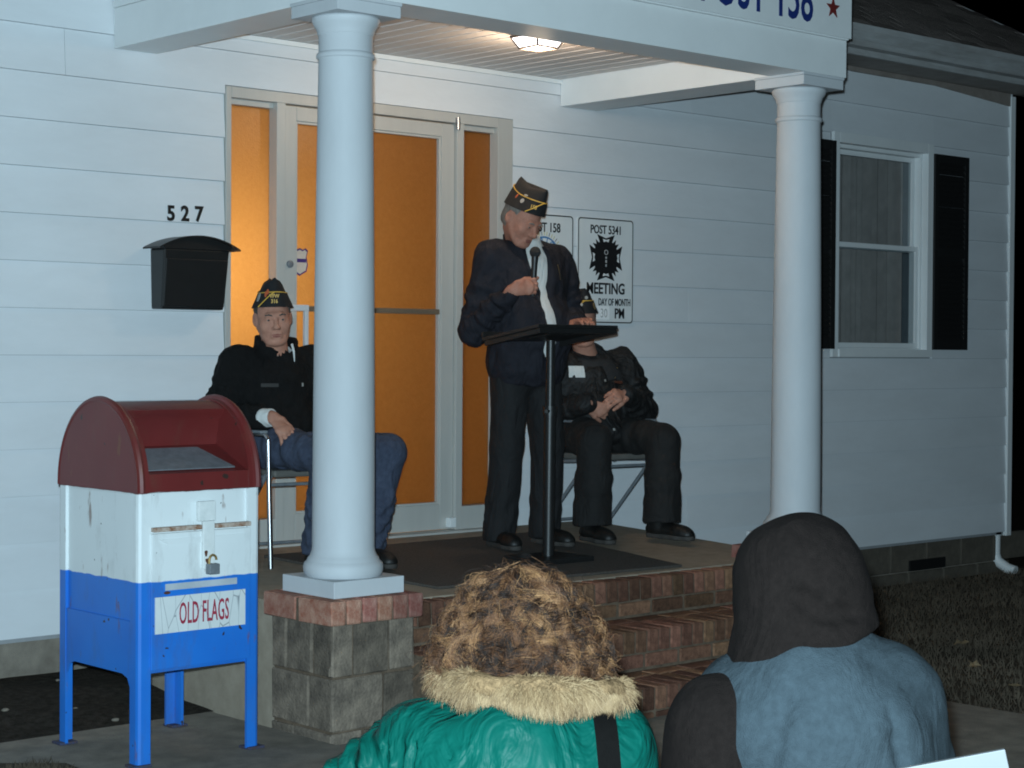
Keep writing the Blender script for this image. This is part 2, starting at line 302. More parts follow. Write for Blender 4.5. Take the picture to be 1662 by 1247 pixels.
# ------------------------------------------------------------------ sdf modelling (bodies and clothing as single skins)
class Sdf:
    def __init__(s, lo, hi, h):
        s.h = h; s.lo = np.array(lo, float); n = np.ceil((np.array(hi)-s.lo)/h).astype(int)+1
        s.ax = [s.lo[i]+h*np.arange(n[i]) for i in range(3)]; s.a = np.full(n, 0.2, np.float32)
    def sub(s, lo, hi):
        sl = []
        for i in range(3):
            a = int(np.clip(np.floor((lo[i]-s.lo[i])/s.h), 0, len(s.ax[i]))); b = int(np.clip(np.ceil((hi[i]-s.lo[i])/s.h)+1, 0, len(s.ax[i]))); sl.append(slice(a, b))
        P = [s.ax[0][sl[0]][:, None, None], s.ax[1][sl[1]][None, :, None], s.ax[2][sl[2]][None, None, :]]
        return tuple(sl), P
    def put(s, sl, d, k, op):
        c = s.a[sl]
        if c.size == 0: return
        d = d.astype(np.float32)
        if op == 'add':
            if k > 0: hh = np.clip(0.5+0.5*(c-d)/k, 0, 1); s.a[sl] = c+(d-c)*hh-k*hh*(1-hh)
            else: s.a[sl] = np.minimum(c, d)
        else:
            if k > 0: hh = np.clip(0.5-0.5*(c+d)/k, 0, 1); s.a[sl] = c+(-d-c)*hh+k*hh*(1-hh)
            else: s.a[sl] = np.maximum(c, -d)
    def cone(s, a, b, ra, rb, k=0.02, flat=None, op='add', fold=None):
        a = np.array(a, float); b = np.array(b, float); m = max(ra, rb)*(max(1, flat[1]) if flat else 1)+k+0.06
        sl, P = s.sub(np.minimum(a, b)-m, np.maximum(a, b)+m)
        ba = b-a; L2 = max(ba@ba, 1e-9); p = [P[i]-a[i] for i in range(3)]
        t = np.clip((p[0]*ba[0]+p[1]*ba[1]+p[2]*ba[2])/L2, 0, 1); q = [p[i]-t*ba[i] for i in range(3)]; r = ra+(rb-ra)*t
        if fold:
            amp, n, tilt, t0, t1 = fold; L = math.sqrt(L2); w = np.clip((t-t0)/0.15, 0, 1)*np.clip((t1-t)/0.15, 0, 1)
            ph = q[0]*tilt[0]+q[1]*tilt[1]+q[2]*tilt[2]
            sn = np.sin(2*np.pi*n*t+ph/L*9); r = r+amp*w*(sn+0.5*np.sin(2*np.pi*n*1.73*t-ph/L*6+1.3))
        sc = 1.0
        if flat:
            n = np.array(flat[0], float); n /= np.linalg.norm(n); g = (1/flat[1]-1)*(q[0]*n[0]+q[1]*n[1]+q[2]*n[2]); q = [q[i]+g*n[i] for i in range(3)]; sc = min(1, flat[1])
        s.put(sl, (np.sqrt(q[0]**2+q[1]**2+q[2]**2)-r)*sc, k, op)
    def path(s, pts, rs, k=0.02, **kw):
        for i in range(len(pts)-1): s.cone(pts[i], pts[i+1], rs[i], rs[i+1], k, **kw)
    def ell(s, c, r, k=0.02, rot=None, op='add'):
        c = np.array(c, float); r = np.array(r, float); m = r.max()+k+0.06
        sl, P = s.sub(c-m, c+m); p = [P[i]-c[i] for i in range(3)]
        if rot is not None: p = [rot[i][0]*p[0]+rot[i][1]*p[1]+rot[i][2]*p[2] for i in range(3)]
        k0 = np.sqrt(sum((p[i]/r[i])**2 for i in range(3)))+1e-9; k1 = np.sqrt(sum((p[i]/r[i]**2)**2 for i in range(3)))+1e-9
        s.put(sl, k0*(k0-1)/k1, k, op)
    def rbox(s, c, half, r, k=0.01, rot=None, op='add'):
        c = np.array(c, float); m = float(np.linalg.norm(half))+r+k+0.04
        sl, P = s.sub(c-m, c+m); p = [P[i]-c[i] for i in range(3)]
        if rot is not None: p = [rot[i][0]*p[0]+rot[i][1]*p[1]+rot[i][2]*p[2] for i in range(3)]
        q = [np.abs(p[i])-half[i] for i in range(3)]
        s.put(sl, np.sqrt(sum(np.maximum(x, 0)**2 for x in q))+np.minimum(np.maximum(np.maximum(q[0], q[1]), q[2]), 0)-r, k, op)
    def half(s, p, n, k=0.0):      # cut away the side the normal points to
        n = np.array(n, float); n /= np.linalg.norm(n); P = [s.ax[0][:, None, None], s.ax[1][None, :, None], s.ax[2][None, None, :]]
        d = -sum((P[i]-p[i])*n[i] for i in range(3)); s.put((slice(None),)*3, d, k, 'sub')
    def surf(s, I, r, z, d0=-.42, d1=.2):    # first surface point met going from the viewer's side along d
        for d in np.arange(d0, d1, s.h*.5):
            p = I(r, d, z); i = np.round((p-s.lo)/s.h).astype(int)
            if (i >= 0).all() and (i < s.a.shape).all() and s.a[tuple(i)] < 0: return p
        return None
    def crease(s, I, pts, r, k=.016):
        Q = [q for q in (s.surf(I, a, b) for a, b in pts) if q is not None]; n = len(Q)
        if n > 1: s.path(Q, [r*(.35+.65*math.sin(math.pi*(i+.3)/(n-.4))) for i in range(n)], k, op='sub')
    def noise(s, amp, size, seed):
        g = np.random.default_rng(seed); W = []; dims = []
        for i in range(3):
            u = (s.ax[i]-s.lo[i])/size[i]; m = int(u.max())+3; f = u-np.floor(u); f = f*f*(3-2*f); w = np.zeros((len(u), m), np.float32); r = np.arange(len(u)); j = np.floor(u).astype(int)
            w[r, j] = 1-f; w[r, j+1] = f; W.append(w); dims.append(m)
        v = g.uniform(-1, 1, dims).astype(np.float32)
        v = np.tensordot(W[0], v, (1, 0)); v = np.tensordot(v, W[1], (1, 1)).transpose(0, 2, 1); v = np.tensordot(v, W[2], (2, 1)); s.a += amp*v
    def mesh(s, name, m, parent=None, smooth_it=2):
        s.a[0, :, :] = s.a[-1, :, :] = 0.2; s.a[:, 0, :] = s.a[:, -1, :] = 0.2; s.a[:, :, 0] = s.a[:, :, -1] = 0.2
        a = np.clip(s.a, -3*s.h, 3*s.h)/s.h
        g = openvdb.FloatGrid(3.0); g.copyFromArray(np.ascontiguousarray(a, dtype=np.float32)); pts, quads = g.convertToQuads(0.0)
        pts = np.asarray(pts)*s.h+s.lo; quads = np.asarray(quads)
        # outward orientation check by signed volume
        v = pts[quads]; vol = np.einsum('ij,ij->i', v[:, 0], np.cross(v[:, 1], v[:, 2])).sum()+np.einsum('ij,ij->i', v[:, 0], np.cross(v[:, 2], v[:, 3])).sum()
        if vol < 0: quads = quads[:, ::-1]
        me = bpy.data.meshes.new(name); me.vertices.add(len(pts)); me.vertices.foreach_set('co', pts.astype(np.float32).ravel())
        me.loops.add(quads.size); me.loops.foreach_set('vertex_index', np.ascontiguousarray(quads, dtype=np.int32).ravel())
        me.polygons.add(len(quads)); me.polygons.foreach_set('loop_start', np.arange(0, quads.size, 4, dtype=np.int32)); me.polygons.foreach_set('loop_total', np.full(len(quads), 4, np.int32))
        me.polygons.foreach_set('use_smooth', np.ones(len(quads), bool)); me.update(calc_edges=True); me.validate(); me.materials.append(m)
        return link(bpy.data.objects.new(name, me), parent)

# ================================================================== GROUND
def sheet(name, x0, x1, y0, y1, zf, m, nx=40, ny=40, kind='structure'):
    b = bmesh.new(); g = [[b.verts.new((x0+(x1-x0)*i/nx, y0+(y1-y0)*j/ny, zf(x0+(x1-x0)*i/nx, y0+(y1-y0)*j/ny))) for j in range(ny+1)] for i in range(nx+1)]
    for i in range(nx):
        for j in range(ny): b.faces.new((g[i][j], g[i+1][j], g[i+1][j+1], g[i][j+1]))
    me = bpy.data.meshes.new(name); b.to_mesh(me); b.free(); me.materials.append(m); smooth(me, 60)
    return tag(link(bpy.data.objects.new(name, me)), kind=kind)
def ground_z(x, y): return -0.235 - 0.010*max(0, x-6) + 0.006*math.sin(x*1.7+y*2.3)
sheet('ground', -80, 120, -80, 120, lambda x, y: -0.255-0.010*max(0, min(x, 14)-6), M_SOIL, 60, 60)
sheet('lawn', 6.55, 16.0, -6.5, 0.3, ground_z, M_SOIL, 60, 50)
WALK = -0.204
def slab(name, poly, top, th, m):
    o = MB().prism([(x, y, top-th) for x, y in poly], (0, 0, th)).build(name, m, None, 0.006); return tag(o, kind='structure')
slab('walkway', [(2.2, -1.02), (2.2, -6.8), (6.55, -6.8), (6.45, -2.6), (6.9, -1.86), (4.0, -1.86), (4.0, -1.02)], WALK, 0.12, M_CONCRETE)
# dark planting bed against the house, heaped a little
sheet('planting_bed', 1.6, 4.02, -1.01, -0.02, lambda x, y: -0.215+0.05*max(0, min(1, (y+1.0)/0.5))+0.008*math.sin(9*x+3*y)*math.cos(11*y-2*x), M_MULCH, 70, 40)
for i, (x, y, r) in enumerate([(3.31, -0.62, 0.011), (3.56, -0.72, 0.008), (3.62, -0.93, 0.011), (3.75, -0.22, 0.008)]):
    b = bmesh.new(); bmesh.ops.create_icosphere(b, subdivisions=2, radius=r)
    for v in b.verts: v.co = Vector((v.co.x*1.5, v.co.y, v.co.z*0.7))*(1+random.uniform(-.12, .12))
    me = bpy.data.meshes.new('pebble'); b.to_mesh(me); b.free(); me.materials.append(M_PEBBLE); smooth(me, 80)
    o = bpy.data.objects.new('pebble', me); o.location = (x, y, -0.215+0.05*max(0, min(1, (y+1.0)/0.5))+r*0.5); COL.objects.link(o)
    tag(o, ['pale pebble in the middle of the dark bed, leftmost of the pebbles', 'smallest pale pebble seen between the flag mailbox legs', 'pale pebble at the front edge of the dark planting bed', 'pale pebble close to the house foundation behind the mailbox'][i], 'pebble', 'pebbles in the planting bed')
# grass: blades as one mass
def grass(name, pts, label, hmin, hmax):
    n = len(pts); V = np.zeros((n, 3, 3), np.float32); a = RNG.uniform(0, 6.283, n); h = RNG.uniform(hmin, hmax, n); w = RNG.uniform(.002, .0045, n); lean = RNG.uniform(.1, .9, n)*h; la = RNG.uniform(0, 6.283, n)
    V[:, 0] = pts+np.stack([np.cos(a)*w, np.sin(a)*w, 0*a], 1); V[:, 1] = pts-np.stack([np.cos(a)*w, np.sin(a)*w, 0*a], 1); V[:, 2] = pts+np.stack([np.cos(la)*lean, np.sin(la)*lean, h], 1)
    me = bpy.data.meshes.new(name); me.vertices.add(3*n); me.vertices.foreach_set('co', V.ravel()); me.loops.add(3*n); me.loops.foreach_set('vertex_index', np.arange(3*n, dtype=np.int32)); me.polygons.add(n)
    me.polygons.foreach_set('loop_start', np.arange(0, 3*n, 3, dtype=np.int32)); me.polygons.foreach_set('loop_total', np.full(n, 3, np.int32)); me.update(calc_edges=True); me.materials.append(M_GRASS)
    return tag(link(bpy.data.objects.new(name, me)), label, 'grass', kind='stuff')
n = 90000; gx = RNG.uniform(6.6, 14, n); gy = RNG.uniform(-5.5, -0.02, n)
gz = np.array([ground_z(x, y) for x, y in zip(gx, gy)]); grass('lawn_grass', np.stack([gx, gy, gz], 1), 'short dark dormant lawn grass beside the house', .015, .05)
n = 9000; gx = RNG.uniform(2.3, 3.14, n); gy = RNG.uniform(-2.6, -1.45, n); k = gx < 3.06-0.25*(gy+2.0)*0; gx, gy = gx[k], gy[k]
tag(MB().prism([(1.6, -3.2, -0.21), (3.03, -3.2, -0.21), (3.10, -1.5, -0.21), (2.9, -1.33, -0.21), (1.6, -1.3, -0.21)], (0, 0, 0.012)).build('verge', M_SOIL), kind='structure')
k = gx < 3.06; grass('verge_grass', np.stack([gx[k], gy[k], np.full(k.sum(), -0.2)], 1), 'small patch of grass at the edge of the walkway', .01, .035)
# fallen leaves
for i, (x, y) in enumerate([(7.35, -2.35), (7.05, -2.75), (7.9, -1.9), (8.8, -2.1), (7.0, -1.95), (8.1, -2.75), (9.5, -1.4), (6.75, -2.5)]):
    b = bmesh.new(); s = random.uniform(.025, .045); ring = []
    for k2 in range(10):
        a = 2*math.pi*k2/10; r = s*(1.0 if k2 % 2 == 0 else 0.6)*(1.25 if k2 == 0 else 1); ring.append(b.verts.new((r*math.cos(a), r*math.sin(a), 0.006*math.sin(3*a)+0.004*random.random())))
    c = b.verts.new((0, 0, -0.004))
    for k2 in range(10): b.faces.new((c, ring[k2], ring[(k2+1) % 10]))
    me = bpy.data.meshes.new('fallen_leaf'); b.to_mesh(me); b.free(); me.materials.append(M_LEAF); o = bpy.data.objects.new('fallen_leaf', me)
    o.location = (x, y, ground_z(x, y)+0.035); o.rotation_euler = (random.uniform(-.4, .4), random.uniform(-.4, .4), random.uniform(0, 6)); COL.objects.link(o)
    tag(o, 'dry curled brown leaf lying on the dark lawn', 'leaf', 'dry leaves on the lawn')

# ================================================================== HOUSE
S = 0.2032
house = empty('house', (6, 0.1, -0.25), 'white clapboard house with double-height glass entrance and one shuttered window', 'house')
wall = MB()
DX0, DX1, DZ0, DZ1 = 4.712, 6.508, 0.30, 2.476       # entrance opening
WX0, WX1, WZ0, WZ1 = 9.262, 10.272, 1.255, 2.62      # window opening
for lo, hi in [((1.2, 0, -0.02), (DX0, 0.14, 3.35)), ((DX0, 0, DZ1), (DX1, 0.14, 3.35)), ((DX0, 0, -0.02), (DX1, 0.14, DZ0)), ((DX1, 0, -0.02), (WX0, 0.14, 3.35)), ((WX0, 0, -0.02), (WX1, 0.14, WZ0)), ((WX0, 0, WZ1), (WX1, 0.14, 3.35)), ((WX1, 0, -0.02), (11.23, 0.14, 3.35))]:
    wall.box(lo, hi)
wall.box((11.09, 0.14, -0.02), (11.23, 7.0, 3.35)); wall.box((1.2, 6.86, -0.02), (11.09, 7.0, 3.35))
front_wall = wall.build('front_wall', pm('lap_shade_grey', (.30, .31, .32), .9), house)  # grey seen through the board gaps paints in the shade lines under the laps
def board(x0, x1, z0, z1, base):
    # lapped board: thick at the butt, thin at the top
    yb = lambda z: -0.005-0.0125*(1-(z-base)/S)
    o = MB().hexa([(x0, 0.0, z0), (x1, 0.0, z0), (x1, yb(z0), z0), (x0, yb(z0), z0), (x0, 0.0, z1), (x1, 0.0, z1), (x1, yb(z1), z1), (x0, yb(z1), z1)]).build('siding_board', M_SIDING, front_wall)
for k in range(16):
    z0, z1 = k*S, k*S+S-0.0018; base = k*S; segs = [(1.2, 11.235, z0, z1)]
    for (ox0, ox1, oz0, oz1) in ((DX0-0.004, DX1+0.004, DZ0, DZ1+0.004), (WX0-0.05, WX1+0.035, WZ0-0.035, WZ1+0.03)):
        out = []
        for a, b_, c, d in segs:
            if d <= oz0 or c >= oz1 or b_ <= ox0 or a >= ox1: out.append((a, b_, c, d)); continue
            if a < ox0: out.append((a, ox0, c, d))
            if b_ > ox1: out.append((ox1, b_, c, d))
            if d > oz1+.004: out.append((max(a, ox0), min(b_, ox1), oz1, d))
            if c < oz0-.004: out.append((max(a, ox0), min(b_, ox1), c, oz0))
        segs = out
    jx = 3.888 if k == 12 else [2.2, 7.9, 2.9, 8.6, 3.0, 8.3][k % 6]
    for a, b_, c, d in segs:
        if a < jx < b_ and (k == 12 or k % 3 == 1): board(a, jx-0.0012, c, d, base); board(jx+0.0012, b_, c, d, base)
        else: board(a, b_, c, d, base)
# foundation
found = MB().box((1.2, 0.02, -0.5), (11.2, 0.3, -0.004)).build('foundation', M_CONCRETE, house)
bl = MB().box((-0.195, -0.012, -0.095), (0.195, 0.012, 0.095)); bmesh.ops.bevel(bl.b, geom=list(bl.b.edges), offset=0.006, segments=1, affect='EDGES')
blm = bpy.data.meshes.new('foundation_block'); bl.b.to_mesh(blm); bl.b.free(); blm.materials.append(pm('foundation_block_paint', (0.08, 0.068, 0.055), 0.95, 0.3, 8, 0.4, 120, col2=(0.14, 0.12, 0.095), spec=0.15))
for i in range(11): piece('foundation_block', blm, (7.3+0.4*i, 0.018, -0.105), found); piece('foundation_block', blm, (7.5+0.4*i-0.4, 0.018, -0.305), found)
box('foundation_vent', (10.1, -0.008, -0.20), (10.5, 0.02, -0.13), M_BLACK, house)
# corner post
MB().box((11.205, -0.028, -0.03), (11.262, 0.06, 3.06)).build('corner_trim', M_TRIM, house, 0.004)
# window with jamb, two sashes, panes, curtain
win = MB().box((WX0-0.03, -0.022, WZ0-0.03), (WX0+0.03, 0.03, WZ1+0.03)).box((WX1-0.035, -0.022, WZ0-0.03), (WX1+0.03, 0.03, WZ1+0.03)).box((WX0+0.03, -0.022, WZ1-0.035), (WX1-0.035, 0.03, WZ1+0.03)).box((WX0+0.03, -0.03, WZ0-0.03), (WX1-0.035, 0.03, WZ0+0.02)).build('window', M_TRIM, house, 0.003)
for x0, x1 in ((WX0+0.03, WX0+0.045), (WX1-0.05, WX1-0.035)): box('jamb', (x0, 0.03, WZ0+0.02), (x1, 0.115, WZ1-0.035), M_TRIM, win)
box('sill', (WX0+.045, 0.03, WZ0+0.004), (WX1-0.05, 0.115, WZ0+0.03), M_TRIM, win); box('head', (WX0+.045, 0.03, WZ1-0.06), (WX1-0.05, 0.115, WZ1-0.036), M_TRIM, win)
zm = 1.945
def sash(y, z0, z1):
    x0, x1 = WX0+0.046, WX1-0.051; t = 0.032
    MB().box((x0, y, z0), (x0+t, y+0.03, z1)).box((x1-t, y, z0), (x1, y+0.03, z1)).box((x0+t, y, z0), (x1-t, y+0.03, z0+t)).box((x0+t, y, z1-t), (x1-t, y+0.03, z1)).build('sash', M_TRIM, win, 0.002)
    box('pane', (x0+t, y+0.012, z0+t), (x1-t, y+0.016, z1-t), M_GLASS, win)
sash(0.075, zm-0.02, WZ1-0.062); sash(0.040, WZ0+0.031, zm+0.018)
# pleated curtains
b = bmesh.new(); prev = None
for i in range(161):
    x = WX0-0.05+(WX1-WX0+0.1)*i/160; y = 0.26+0.055*math.sin(i*0.50+1.5*math.sin(i*0.11))+0.018*math.sin(i*1.3); a = b.verts.new((x, y, WZ0-0.1)); c = b.verts.new((x, y*0.97+0.006, WZ1+0.05))
    if prev: b.faces.new((prev[0], a, c, prev[1]))
    prev = (a, c)
me = bpy.data.meshes.new('curtain'); b.to_mesh(me); b.free(); me.materials.append(M_CURTAIN); smooth(me, 70); link(bpy.data.objects.new('curtain', me), win)
# shutters with stiles and louvres
for x0, x1 in ((8.868, 9.236), (10.296, 10.688)):
    z0, z1 = 1.276, 2.588; st = 0.045
    sh = MB().box((x0, -0.038, z0), (x0+st, -0.012, z1)).box((x1-st, -0.038, z0), (x1, -0.012, z1)).box((x0+st, -0.038, z0), (x1-st, -0.012, z0+0.07)).box((x0+st, -0.038, z1-0.06), (x1-st, -0.012, z1)).box((x0+st, -0.038, 1.90), (x1-st, -0.012, 1.96)).box((x0+st, -0.016, z0+.07), (x1-st, -0.012, z1-.06)).build('shutter', M_SHUTTER, house, 0.002)
    for zz in np.arange(z0+0.080, z1-0.050, 0.036):
        if 1.875 < zz < 1.965: continue
        MB().box((-0.5*(x1-x0)+st, -0.003, -0.020), (0.5*(x1-x0)-st, 0.003, 0.020), Matrix.Translation(((x0+x1)/2, -0.026, zz)) @ Matrix.Rotation(R_(-30), 4, 'X')).build('louvre', M_SHUTTER, sh)
# eaves: soffit, frieze, fascia, gutter
MB().hexa([(7.0, -0.40, 3.058), (11.75, -0.40, 3.058), (11.75, 0.0, 3.078), (7.0, 0.0, 3.078), (7.0, -0.40, 3.07), (11.75, -0.40, 3.07), (11.75, 0.0, 3.09), (7.0, 0.0, 3.09)]).build('soffit', M_SOFFIT, house)
MB().prism([(7.0, -0.022, 3.058), (9.4, -0.022, 3.048), (10.32, -0.022, 3.046), (11.203, -0.022, 2.99), (11.203, -0.022, 3.085), (7.0, -0.022, 3.085)], (0, 0.022, 0)).build('frieze_board', M_SOFFIT, house)
MB().box((7.0, -0.425, 3.05), (11.75, -0.402, 3.20)).build('fascia', M_GUTTER, house)
gp = [(-0.428, 3.20), (-0.428, 3.085), (-0.50, 3.085), (-0.515, 3.115), (-0.505, 3.14), (-0.54, 3.17), (-0.545, 3.205), (-0.535, 3.205), (-0.53, 3.175), (-0.495, 3.145), (-0.505, 3.115), (-0.495, 3.095), (-0.438, 3.095), (-0.438, 3.20)]
MB().prism([(7.0, y, z) for y, z in gp], (4.75, 0, 0)).build('gutter', M_GUTTER, house)
# roof, courses of shingles as overlapping strips, with tabs near the front
slope = 0.523
roof = MB().hexa([(0.5, -0.50, 3.19), (11.75, -0.50, 3.19), (11.75, 3.6, 3.19+4.1*slope), (0.5, 3.6, 3.19+4.1*slope), (0.5, -0.50, 3.205), (11.75, -0.50, 3.205), (11.75, 3.6, 3.205+4.1*slope), (0.5, 3.6, 3.205+4.1*slope)]).build('roof', M_SHINGLE, house)
MB().hexa([(0.5, 3.6, 3.19+4.1*slope), (11.75, 3.6, 3.19+4.1*slope), (11.75, 7.6, 3.19), (0.5, 7.6, 3.19), (0.5, 3.6, 3.205+4.1*slope), (11.75, 3.6, 3.205+4.1*slope), (11.75, 7.6, 3.205), (0.5, 7.6, 3.205)]).build('roof_back', M_SHINGLE, house)
ang = math.atan(slope); tab = MB().box((-0.151, -0.0, 0.0), (0.151, 0.145, 0.006)).b
tm = bpy.data.meshes.new('shingle'); tab.to_mesh(tm); tab.free(); tm.materials.append(per_piece(pm('shingle_tab', (0.32, 0.27, 0.245), 0.95, 0.3, 30, 0.5, 200, spec=0.1), 0.3))
cnt = 0
for r in range(15):
    for c in range(20):
        if cnt >= 300: break
        x = 11.6-0.305*c-(0.15 if r % 2 else 0); d = -0.02+0.142*r; y = -0.50+d*math.cos(ang); z = 3.207+d*math.sin(ang)
        piece('shingle', tm, (x, y, z), roof, (ang+0.02, 0, random.uniform(-.004, .004))); cnt += 1
MB().hexa([(11.752, -0.50, 3.06), (11.78, -0.50, 3.06), (11.78, 3.6, 3.06+4.1*slope), (11.752, 3.6, 3.06+4.1*slope), (11.752, -0.50, 3.21), (11.78, -0.50, 3.21), (11.78, 3.6, 3.21+4.1*slope), (11.752, 3.6, 3.21+4.1*slope)]).build('rake_board', M_GUTTER, house)
MB().prism([(11.10, 0.0, 3.3), (11.10, 7.0, 3.3), (11.10, 3.5, 3.3+3.5*slope)], (0.12, 0, 0)).build('gable', M_SIDING, house)
# downspout on the corner with an outlet elbow
MB().tube([(11.15, 0.03, -0.02), (11.15, 0.03, -0.16), (11.155, 0.01, -0.21), (11.17, -0.06, -0.255), (11.175, -0.12, -0.27)], 0.038, 12).build('downspout', M_TRIM, house, sm=True)
MB().box((11.115, 0.0, -0.03), (11.185, 0.018, 0.0)).build('downspout_collar', M_TRIM, house, 0.003)

# ---- entrance: aluminium framing, door, amber panes
def bars(name, L, m, parent, bev=0.003):
    b = MB()
    for lo, hi in L: b.box(lo, hi)
    return b.build(name, m, parent, bev)
yo, yi = -0.020, 0.085
ent = bars('entrance_frame', [((DX0, yo, DZ0), (DX0+0.030, yi, DZ1)), ((DX1-0.105, yo, DZ0), (DX1-0.0, yi, DZ1)), ((DX0+0.03, yo, 2.425), (DX1-0.105, yi, DZ1)), ((4.998, yo, DZ0), (5.048, yi, 2.425)), ((6.122, yo, DZ0), (6.168, yi, 2.425)),
     ((DX0+0.03, yo+.004, DZ0), (4.998, yi, 0.44)), ((6.168, yo+.004, DZ0), (DX1-0.105, yi, 0.44)), ((DX0+0.03, yo+0.03, 2.398), (4.998, yi, 2.425)), ((6.168, yo+0.03, 2.398), (DX1-0.105, yi, 2.425))], M_ALU, house)
box('sidelight_pane', (DX0+0.030, 0.045, 0.44), (4.998, 0.055, 2.398), M_AMBER, ent); box('sidelight_pane', (6.168, 0.045, 0.44), (DX1-0.105, 0.055, 2.398), M_AMBER, ent)
door = bars('entrance_door', [((5.052, 0.0, 0.325), (5.125, 0.045, 2.418)), ((6.035, 0.0, 0.325), (6.118, 0.045, 2.418)), ((5.125, 0.0, 2.35), (6.035, 0.045, 2.418)), ((5.125, 0.0, 0.325), (6.035, 0.045, 0.455))], M_ALU, house)
bars('glazing_bead', [((5.125, 0.008, 0.455), (5.137, 0.03, 2.35)), ((6.023, 0.008, 0.455), (6.035, 0.03, 2.35)), ((5.137, 0.008, 2.338), (6.023, 0.03, 2.35)), ((5.137, 0.008, 0.455), (6.023, 0.03, 0.467))], M_ALU, door, 0.002)
box('door_pane', (5.125, 0.0301, 0.455), (6.035, 0.038, 2.35), M_AMBER, door)
box('push_bar', (5.128, 0.006, 1.434), (6.032, 0.028, 1.462), M_DARKBAR, door, 0.004)
MB().tube([(5.075, 0.0, 1.448), (5.075, -0.045, 1.448), (5.078, -0.06, 1.448)], 0.013, 10).box((5.045, -0.072, 1.434), (5.152, -0.050, 1.464)).box((5.130, -0.071, 1.222), (5.1515, -0.051, 1.4338)).box((5.075, -0.070, 1.205), (5.152, -0.052, 1.2218)).tube([(5.085, -0.055, 1.213), (5.085, 0.0, 1.213)], 0.009, 8).build('pull_handle', M_SATIN, door, 0.003)
MB().lathe([(0.012, 0), (0.018, 0.002), (0.018, 0.010), (0.009, 0.013)], n=20).build('lock_cylinder', M_STEEL, door).matrix_local = Matrix.Translation((5.086, 0.0, 1.66)) @ Matrix.Rotation(R_(90), 4, 'X')
MB().tube([(6.118, -0.028, 2.39), (6.118, -0.028, 2.452)], 0.013, 12).tube([(6.118, -0.028, 2.424), (6.118, -0.028, 2.428)], 0.016, 12).build('pivot', M_CHROME, door, sm=True)
MB().box((6.075, -0.035, 0.335), (6.118, 0.0, 0.385)).build('bottom_pivot', M_TRIM, door, 0.004)
box('threshold', (4.75, -0.09, 0.301), (6.45, 0.02, 0.322), M_ALU, house, 0.004)
# shield decal on the door glass
def shield(cx, cz, w, h):
    P = [(-.5, .42), (-.36, .5), (-.18, .44), (0, .5), (.18, .44), (.36, .5), (.5, .42), (.42, .18), (.5, -.1), (.42, -.34), (.2, -.42), (0, -.5), (-.2, -.42), (-.42, -.34), (-.5, -.1), (-.42, .18)]
    return [(cx+x*w, cz+z*h) for x, z in P]
MB().prism([(x, 0.0285, z) for x, z in shield(5.167, 1.674, 0.096, 0.135)], (0, 0.0015, 0)).build('decal', pm('decal_violet', (0.06, 0.03, 0.16), 0.5), door)
MB().prism([(x, 0.0275, z) for x, z in shield(5.167, 1.674, 0.082, 0.118)], (0, 0.0008, 0)).build('decal_face', pm('decal_face', (0.62, 0.52, 0.44), 0.5), door)
box('decal_band', (5.131, 0.0268, 1.672), (5.203, 0.0274, 1.69), pm('decal_violet', (0, 0, 0)), door)
# lit room behind the panes
room = MB()
x0, x1, y1, z0, z1 = 3.9, 7.3, 3.2, 0.30, 2.80
for lo, hi in [((x0, y1, z0), (x1, y1+.05, z1)), ((x0-.05, 0.15, z0), (x0, y1, z1)), ((x1, 0.15, z0), (x1+.05, y1, z1)), ((x0, 0.15, z1), (x1, y1, z1+.05)), ((x0, 0.15, z0-.05), (x1, y1, z0))]: room.box(lo, hi)
room.build('hall_interior', M_WARMWALL, house)
ld = bpy.data.lights.new('hall_lamp', 'POINT'); lo_ = bpy.data.objects.new('hall_lamp', ld); COL.objects.link(lo_); ld.energy = 66; ld.color = (1.0, 0.95, 0.74); ld.shadow_soft_size = 0.12; lo_.location = (4.70, 0.66, 1.60)

# ---- numerals 527
num = empty('house_number', (4.49, -0.018, 1.83), 'black house number 527 fixed above the wall mailbox', 'house number')
for ch, x in (('5', 4.420), ('2', 4.494), ('7', 4.568)):
    text('digit', ch, 0.096, (x, -0.016, 1.834+(x-4.420)*0.03), M_BLACK, num, sx=0.90, bold=0.0030, ext=0.004)

# ---- black wall mailbox
wm = empty('wall_mailbox', (4.52, -0.02, 1.42), 'black metal wall mailbox with curved lid beside the entrance', 'mailbox')
mx0, mx1, my0 = 4.335, 4.742, -0.135
X0 = 4.40-0.065
MB().hexa([(4.318, -0.105, 1.428), (4.645, -0.105, 1.428), (4.645, -0.016, 1.428), (4.318, -0.016, 1.428), (4.312, -0.14, 1.70), (4.655, -0.14, 1.70), (4.655, -0.016, 1.70), (4.312, -0.016, 1.70)]).build('box', M_BLACK, wm, 0.008)
LCX, LHW = 4.488, 0.212
arc = [(LCX+LHW*(i/12-1), 1.698+0.056*(1-(i/12-1)**2)) for i in range(25)]
poly = [(x, -0.165, z+0.008) for x, z in arc]+[(x, -0.165, z) for x, z in arc[::-1]]
MB().prism(poly, (0, 0.15, 0)).build('lid', M_BLACK, wm, 0)
MB().prism([(x, -0.143, z) for x, z in arc[2:-2]]+[(4.655, -0.143, 1.70), (4.312, -0.143, 1.70)], (0, 0.125, 0)).build('lid_gable', M_BLACK, wm)
MB().hexa([(4.322, -0.116, 1.440), (4.641, -0.116, 1.440), (4.641, -0.105, 1.440), (4.322, -0.105, 1.440), (4.320, -0.143, 1.655), (4.647, -0.143, 1.655), (4.647, -0.132, 1.655), (4.320, -0.132, 1.655)]).build('front_flap', M_BLACK, wm, 0.004)
